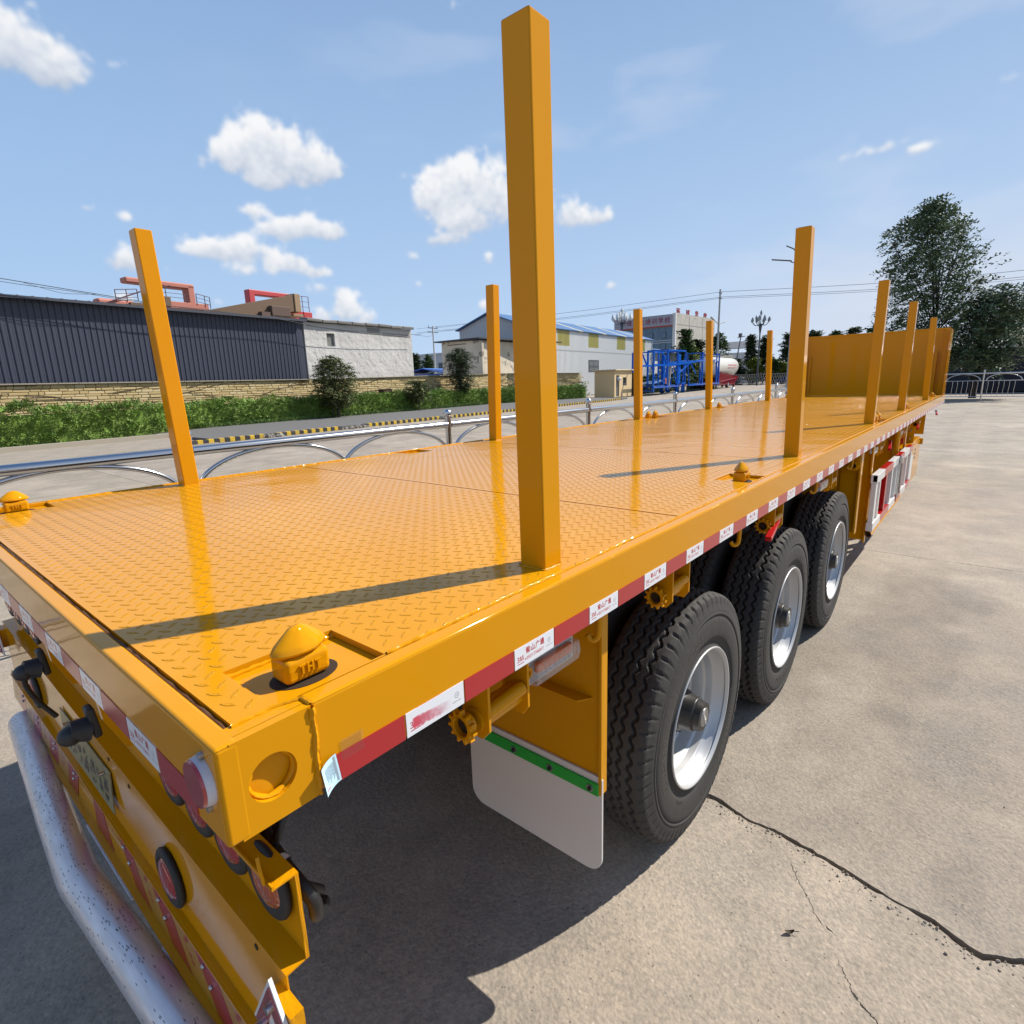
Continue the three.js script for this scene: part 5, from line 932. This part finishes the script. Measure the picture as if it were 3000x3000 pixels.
  const p3 = thing('power_pole', 'leaning dark power pole in front of the distant grey roof', 'pole', [-39.6, 0, -120], 0); part('shaft', rod([-.35, 0, 0], [.95, 10.1, 0], .16, 8, .11), std(.16, .16, .17, .8), p3); part('cross_arm', bar([.2, 9.3, 0], [1.7, 9.5, 0], .12), iron, p3); part('transformer', bx(.5, 1.05, 9.4, 10.1, -.3, .3), iron, p3);
  const p4 = thing('street_lamp', 'twin armed street lamp half hidden by the second right hand stake', 'street lamp', [-13.75, 0, -60]); part('shaft', rod([0, 0, 0], [0, 13.2, 0], .12, 10, .07), std(.3, .3, .3), p4); part('lamp_arm', [rod([0, 11.9, 0], [-.5, 12.1, 0], .05, 6)], iron, p4); part('lamp_arm', [rod([0, 12.8, 0], [-.3, 13.15, 0], .05, 6)], iron, p4); part('lamp_head', xf(bx(-.9, .9, -.05, .05, -.15, .15, .03), [-1.3, 12.35, 0], [0, 0, -.2]), iron, p4); part('lamp_head', xf(bx(-.4, .4, -.05, .05, -.15, .15, .03), [-.6, 13.35, 0], [0, 0, -.5]), iron, p4);
  const cand = (x, z, h, R, label, body, bud, bs) => {
    const t = thing('candelabra_lamp', label, 'street lamp', [x, 0, z]); part('shaft', [rod([0, 0, 0], [0, h - 2.4, 0], .16, 10, .11), rod([0, h - 4.2, 0], [0, h - 2.5, 0], .12, 10, .34)], body, t);
    const bg = new THREE.LatheGeometry([[0, -.02], [.1, 0], [.19, .14], [.21, .3], [.13, .6], [0, .85]].map((p) => new THREE.Vector2(p[0] * bs, p[1] * bs)), 10);
    for (let ring = 0; ring < 2; ring++) for (let i = 0; i < (ring ? 5 : 8); i++) { const a = i / (ring ? 5 : 8) * 6.283 + ring * .3, r = ring ? R * .5 : R, y = h - 2.15 + ring * .35; const m = part('lamp_arm', tube([[0, h - 2.6, 0], [r * .6 * Math.cos(a), h - 2.75, r * .6 * Math.sin(a)], [r * Math.cos(a), y, r * Math.sin(a)]], .045, 8, 5), body, t); part('lamp_bud', xf(bg.clone(), [r * Math.cos(a), y, r * Math.sin(a)]), bud, m); }
    part('lamp_bud', xf(bg.clone(), [0, h - .95, 0]), bud, t); part('stem', rod([0, h - 2.6, 0], [0, h - .9, 0], .06, 6), body, t);
  };
  cand(-32, -110, 13.3, 1.5, 'dark candelabra street lamp with bud globes right of the tall power pole', std(.06, .075, .085, .6), std(.22, .24, .25, .4), 1);
  cand(-54.4, -100, 14.9, 1.75, 'white globed candelabra street lamp behind the white corrugated hall roof', std(.06, .07, .09, .6), std(.72, .72, .68, .35), 1.5);
  const wire = (label, pts, r = .02) => { const t = thing('power_line', label, 'cable'); part('strand', tube(pts, r, 60, 5), wireM, t); };
  const P = onRoad(-24, -97);
  wire('upper overhead wire from the tall power pole toward the left', [[-110, 15.6, -97], [-65.7, 15.05, -97], [P[0] - .0, 15.4, -97.8]], .028); wire('middle overhead wire from the tall power pole toward the left', [[-110, 14.7, -97], [-65.7, 14.17, -97], [P[0], 14.6, -97.8]], .028); wire('lowest overhead wire from the tall power pole toward the left', [[-110, 14.45, -97], [-65.7, 13.93, -97], [P[0], 14.3, -97]], .024);
  wire('upper overhead wire from the tall power pole toward the right', [[P[0], 15.4, -97.8], [-12.6, 13.83, -97], [2.7, 13.39, -97], [26, 13.5, -97]], .028); wire('middle overhead wire from the tall power pole toward the right', [[P[0], 14.6, -97.8], [-12.6, 13.05, -97], [2.7, 12.62, -97], [26, 12.8, -97]], .028); wire('lowest overhead wire from the tall power pole toward the right', [[P[0], 14.3, -97], [-12.6, 12.8, -97], [2.7, 12.35, -97], [26, 12.5, -97]], .024);
  wire('thick black cable sagging to the navy shed roof at the left edge', [[-30.4, 7.6, 2.4], [-31.82, 7.05, -5.61], [-32.35, 6.68, -10.46], [-32.61, 6.5, -12.78], [-33.3, 6.36, -18.4], [-33.8, 6.0, -22.5], [-34.3, 5.92, -27], [-34.9, 6.0, -32.2]], .017); wire('second black cable just under the thick one at the left edge', [[-30.4, 7.4, 2.4], [-31.81, 6.92, -5.58], [-32.1, 6.79, -8.2], [-32.5, 6.55, -11.6], [-32.9, 6.5, -15.4]], .012); wire('thin slack cable loop hanging below the other two at the left edge', [[-31.9, 6.97, -6.4], [-32.03, 6.70, -7.59], [-32.1, 6.68, -8.2], [-32.2, 6.76, -9.2]], .010);
  wire('wire from the plaster building eave to the slender pole', [[-35.4, 6.0, -32], [-50, 7.6, -47], [-66.9, 10.5, -62.9]], .014); wire('upper wire from the slender pole toward the right', [[-66.9, 10.6, -62.9], [-68.45, 12.4, -76.8], [-72, 15, -100]], .02); wire('lower wire from the slender pole toward the right', [[-66.9, 10.0, -62.9], [-68.45, 11.75, -76.8], [-72, 14.2, -100]], .02);
}

// ================================================================== vehicles across the road
{
  const blue = paint([.012, .10, .46], { clearcoatRoughness: .2 }), c = onR('car_carrier_trailer', 'empty blue two deck car carrier trailer parked across the road', 'trailer', -21.8, -58.5);
  // local z runs backward from 0 to -31.6, near side at x 0, far side at x -2.5
  const Lz = (z) => (z + 58.5) * 1.006, post = (z, y0, y1, w = .16) => { for (const x of [0, -2.5]) part('post', bar([x, y0, Lz(z)], [x, y1, Lz(z)], w), blue, c); };
  post(-61.4, .3, 4.85, .2); post(-66.2, .5, 5.16, .2); post(-70, .6, 5.2, .18); post(-81.2, .6, 5.3, .18); post(-88.7, .6, 5.15, .18); post(-90.1, .6, 5.15, .2); post(-63, 3.4, 4.8, .12);
  for (const x of [0, -2.5]) {
    part('roof_rail', [bar([x, 4.82, Lz(-61.4)], [x, 4.82, Lz(-64.3)], .15), bar([x, 4.82, Lz(-64.3)], [x, 3.5, Lz(-65.9)], .15)], blue, c); part('roof_rail', [bar([x, 5.18, Lz(-66.2)], [x, 5.25, Lz(-73.1)], .17), tube([[x, 5.25, Lz(-73.1)], [x, 4.6, Lz(-74)], [x, 2.4, Lz(-74.6)], [x, 1, Lz(-75)]], .09, 16, 6)], blue, c);
    part('upper_deck', [bar([x * .96 - .05, 3.38, Lz(-61.4)], [x * .96 - .05, 3.42, Lz(-67.9)], .24, .22), bar([x * .96 - .05, 3.45, Lz(-67.9)], [x * .96 - .05, 4.15, Lz(-80.5)], .24, .28), bar([x * .96, 4.15, Lz(-80.5)], [x * .96, 4.3, Lz(-88.7)], .2)], blue, c);
    part('brace', [bar([x, 3.3, Lz(-67.5)], [x, 1, Lz(-70)], .1), bar([x, 4.0, Lz(-75)], [x, 2.3, Lz(-78)], .12), bar([x, 2.3, Lz(-70.3)], [x, 4, Lz(-76)], .13), bar([x, 1, Lz(-80)], [x, 5, Lz(-81)], .1), bar([x, .9, Lz(-89)], [x, 4.9, Lz(-90)], .1)], blue, c);
    part('side_sill', [bar([x, .85, Lz(-61.4)], [x, .85, Lz(-70.5)], .3, .16), bar([x, .85, Lz(-74.6)], [x, .85, Lz(-90.3)], .28, .18)], blue, c);
    part('mudguard', [-71.3, -73.6].map((z) => { const g = new THREE.CylinderGeometry(.68, .68, .5, 18, 1, true, -Math.PI / 2, Math.PI); g.rotateZ(Math.PI / 2); g.translate(x + (x ? .25 : -.25), .55, Lz(z)); return g; }), paint([.02, .13, .55], { side: THREE.DoubleSide }), c);
    for (const z of [-71.3, -73.6]) { const g = new THREE.CylinderGeometry(.5, .5, .3, 24); g.rotateZ(Math.PI / 2); const w = part('wheel', g, M.tyre, c); w.position.set(x + (x ? .2 : -.16), .5, Lz(z)); const rg = new THREE.CylinderGeometry(.29, .29, .02, 20); rg.rotateZ(Math.PI / 2); part('rim', rg.translate(x ? -.16 : .155, 0, 0), M.silver, w); }
    part('reflective_strip', Array.from({ length: 12 }, (_, i) => bx(x + .08, x + .09, .86, .94, Lz(-61.5) - i * 2.4, Lz(-61.5) - i * 2.4 - .6)), std(.6, .3, .3, .4), c);
  }
  part('lower_deck', [bx(-2.4, -.1, .95, 1.05, Lz(-61.4), Lz(-70.3)), bx(-2.4, -.1, .95, 1.02, Lz(-74.6), Lz(-90.2)), xf(bx(-2.3, -1.5, -.05, .05, 0, -7), [0, 1.2, Lz(-61.5)], [.07, 0, 0]), xf(bx(-1, -.2, -.05, .05, 0, -7), [0, 1.25, Lz(-62)], [.09, 0, 0])], paint([.03, .10, .30]), c);
  part('hanging_ramp', [xf(bx(-.25, .05, -1.4, 1.4, -.06, .06), [0, 2.1, Lz(-67.2)], [-.28, 0, 0])], std(.38, .35, .30, .7), c);
  part('hanging_ramp', [xf(bx(-2.3, -2, -1.4, 1.4, -.06, .06), [0, 2.1, Lz(-62.6)], [-.25, 0, 0])], std(.12, .10, .09, .7), c);
  part('cross_beam', [-61.4, -66.2, -70, -73.1, -81.2, -88.7, -90.1].map((z) => bar([0, z === -61.4 ? 4.82 : 5.2, Lz(z)], [-2.5, z === -61.4 ? 4.82 : 5.2, Lz(z)], .13)), blue, c);
  part('hydraulic_ram', [rod([-.1, 1.2, Lz(-72.5)], [-.1, 3.8, Lz(-73)], .09, 8), rod([-2.4, 1.2, Lz(-72.5)], [-2.4, 3.8, Lz(-73)], .09, 8), bx(-.4, -.1, 1.2, 4.8, Lz(-70.8), Lz(-71.6)), bx(-2.4, -2.1, 1.2, 4.8, Lz(-70.8), Lz(-71.6))], blue, c);
  part('tail_light', bx(-.05, .03, 1.2, 1.9, Lz(-65.6), Lz(-65.9)), std(.5, .14, .08, .4), c); part('rear_bumper', [bx(-2.5, 0, .35, .6, Lz(-61.2), Lz(-61.4))], paint([.03, .07, .2]), c);

  const t = onR('tank_trailer', 'white bulk tank trailer with a dark red chassis behind the blue car carrier', 'trailer', -21.8, -88), Tz = (z) => (z + 88) * 1.006;
  const tank = new THREE.LatheGeometry([[0, 0], [.5, .05], [.95, .35], [1.2, .9], [1.28, 1.8], [1.3, 8], [1.3, 13.5], [1.27, 15.6], [1.1, 16.9], [.8, 17.6], [.4, 17.95], [0, 18.05]].map((p) => new THREE.Vector2(...p)), 32);
  tank.rotateX(-Math.PI / 2); tank.scale(1, 1.08, 1); { const p = tank.attributes.position; for (let i = 0; i < p.count; i++) { const y = p.getY(i), k = Math.abs(Math.sin((p.getZ(i) + 18) * .35)); if (y < 0) p.setY(i, y * (1 + .35 * k)); } tank.computeVertexNormals(); } tank.translate(-1.3, 3.55, Tz(-87.5));
  part('tank', tank, paint([.66, .64, .58], { clearcoatRoughness: .2 }), t);
  part('tank_stripe', [bx(-.02, .012, 3.55, 3.75, Tz(-96), Tz(-101.5)), bx(-.05, .0, 3.2, 3.32, Tz(-96), Tz(-101.5))], std(.5, .22, .22), t); part('walkway', [bx(-1.8, -.8, 4.98, 5.06, Tz(-88.5), Tz(-104)), bar([-.8, 5.25, Tz(-89)], [-.8, 5.25, Tz(-104)], .05)], std(.5, .5, .48), t);
  const dr = paint([.17, .012, .018]); part('chassis', [slab('x', [[Tz(-87.2), .5], [Tz(-101), .5], [Tz(-104.2), 1.75], [Tz(-92), 2.5], [Tz(-90.5), 1.3], [Tz(-87.2), 1.0]].reverse(), -2.3, .1), slab('x', [[Tz(-87.2), .5], [Tz(-101), .5], [Tz(-104.2), 1.75], [Tz(-92), 2.5], [Tz(-90.5), 1.3], [Tz(-87.2), 1.0]].reverse(), -.2, .1), bx(-2.2, -.2, .5, 1, Tz(-87.2), Tz(-95))], dr, t);
  part('sloping_beam', bar([-.05, 1.0, Tz(-91.5)], [-.05, 1.5, Tz(-101.5)], .16), paint([.32, .06, .06]), t); part('landing_leg', [bx(-.5, -.2, 0, 1.3, Tz(-101.6), Tz(-102)), bx(-2.4, -2.1, 0, 1.3, Tz(-101.6), Tz(-102))], paint([.28, .06, .06]), t);
  for (const z of [-88.6, -90, -97]) for (const x of [-.3, -2.2]) { const g = new THREE.CylinderGeometry(.5, .5, .4, 22); g.rotateZ(Math.PI / 2); const w = part('wheel', g, M.tyre, t); w.position.set(x, .5, Tz(z)); const rg = new THREE.CylinderGeometry(.28, .28, .02, 18); rg.rotateZ(Math.PI / 2); part('rim', rg.translate(x > -1 ? .205 : -.205, 0, 0), M.silver, w); }

  // folding lattice gate
  const g = thing('lattice_gate', 'folding metal lattice gate closing the far end of the yard', 'gate', [0, 0, -120]), gm = std(.30, .29, .28, .5), b1 = bar([-.30, .25, 0], [.30, 2.0, 0], .05), b2 = bar([.30, .25, .06], [-.30, 2.0, .06], .05), b3 = bar([-.30, 1.0, 0], [.30, 2.15, 0], .045);
  for (let i = 0; i < 62; i++) for (const q of [b1, b2]) { const m = part('lattice_bar', q, gm, g); m.position.x = -46 + i * .44; }
  part('gate_rail', [bx(-46, -18.8, .18, .26, -.05, .08), bx(-46, -18.8, 2.0, 2.08, -.05, .08)], gm, g); part('roller', Array.from({ length: 22 }, (_, i) => xf(new THREE.CylinderGeometry(.13, .13, .1, 10), [-45.6 + i * 1.27, .13, .05], [Math.PI / 2, 0, 0])), M.black, g);
  const car = thing('parked_car', 'dark blue parked car behind the lattice gate beside the second right hand stake', 'car', [-29.9, 0, -123.4]);
  part('body', [slab('z', [[-2.1, .35], [2.1, .35], [2.15, .9], [1.5, 1.0], [1.0, 1.5], [-.9, 1.5], [-1.5, 1.0], [-2.15, .9]], -.85, 1.7, [], .06)], paint([.02, .03, .13]), car); part('side_window', slab('z', [[-1.3, 1.02], [1.3, 1.02], [.92, 1.42], [-.85, 1.42]], .86, .01), M.glass, car); for (const x of [-1.3, 1.3]) part('wheel', xf(new THREE.CylinderGeometry(.32, .32, .2, 18), [x, .32, .8], [Math.PI / 2, 0, 0]), M.tyre, car);
}

const renderer = new THREE.WebGLRenderer({ antialias: true });
renderer.toneMapping = THREE.LinearToneMapping; renderer.toneMappingExposure = EXPOSURE;
renderer.shadowMap.enabled = true; renderer.shadowMap.type = THREE.PCFSoftShadowMap;
renderer.render(scene, camera);
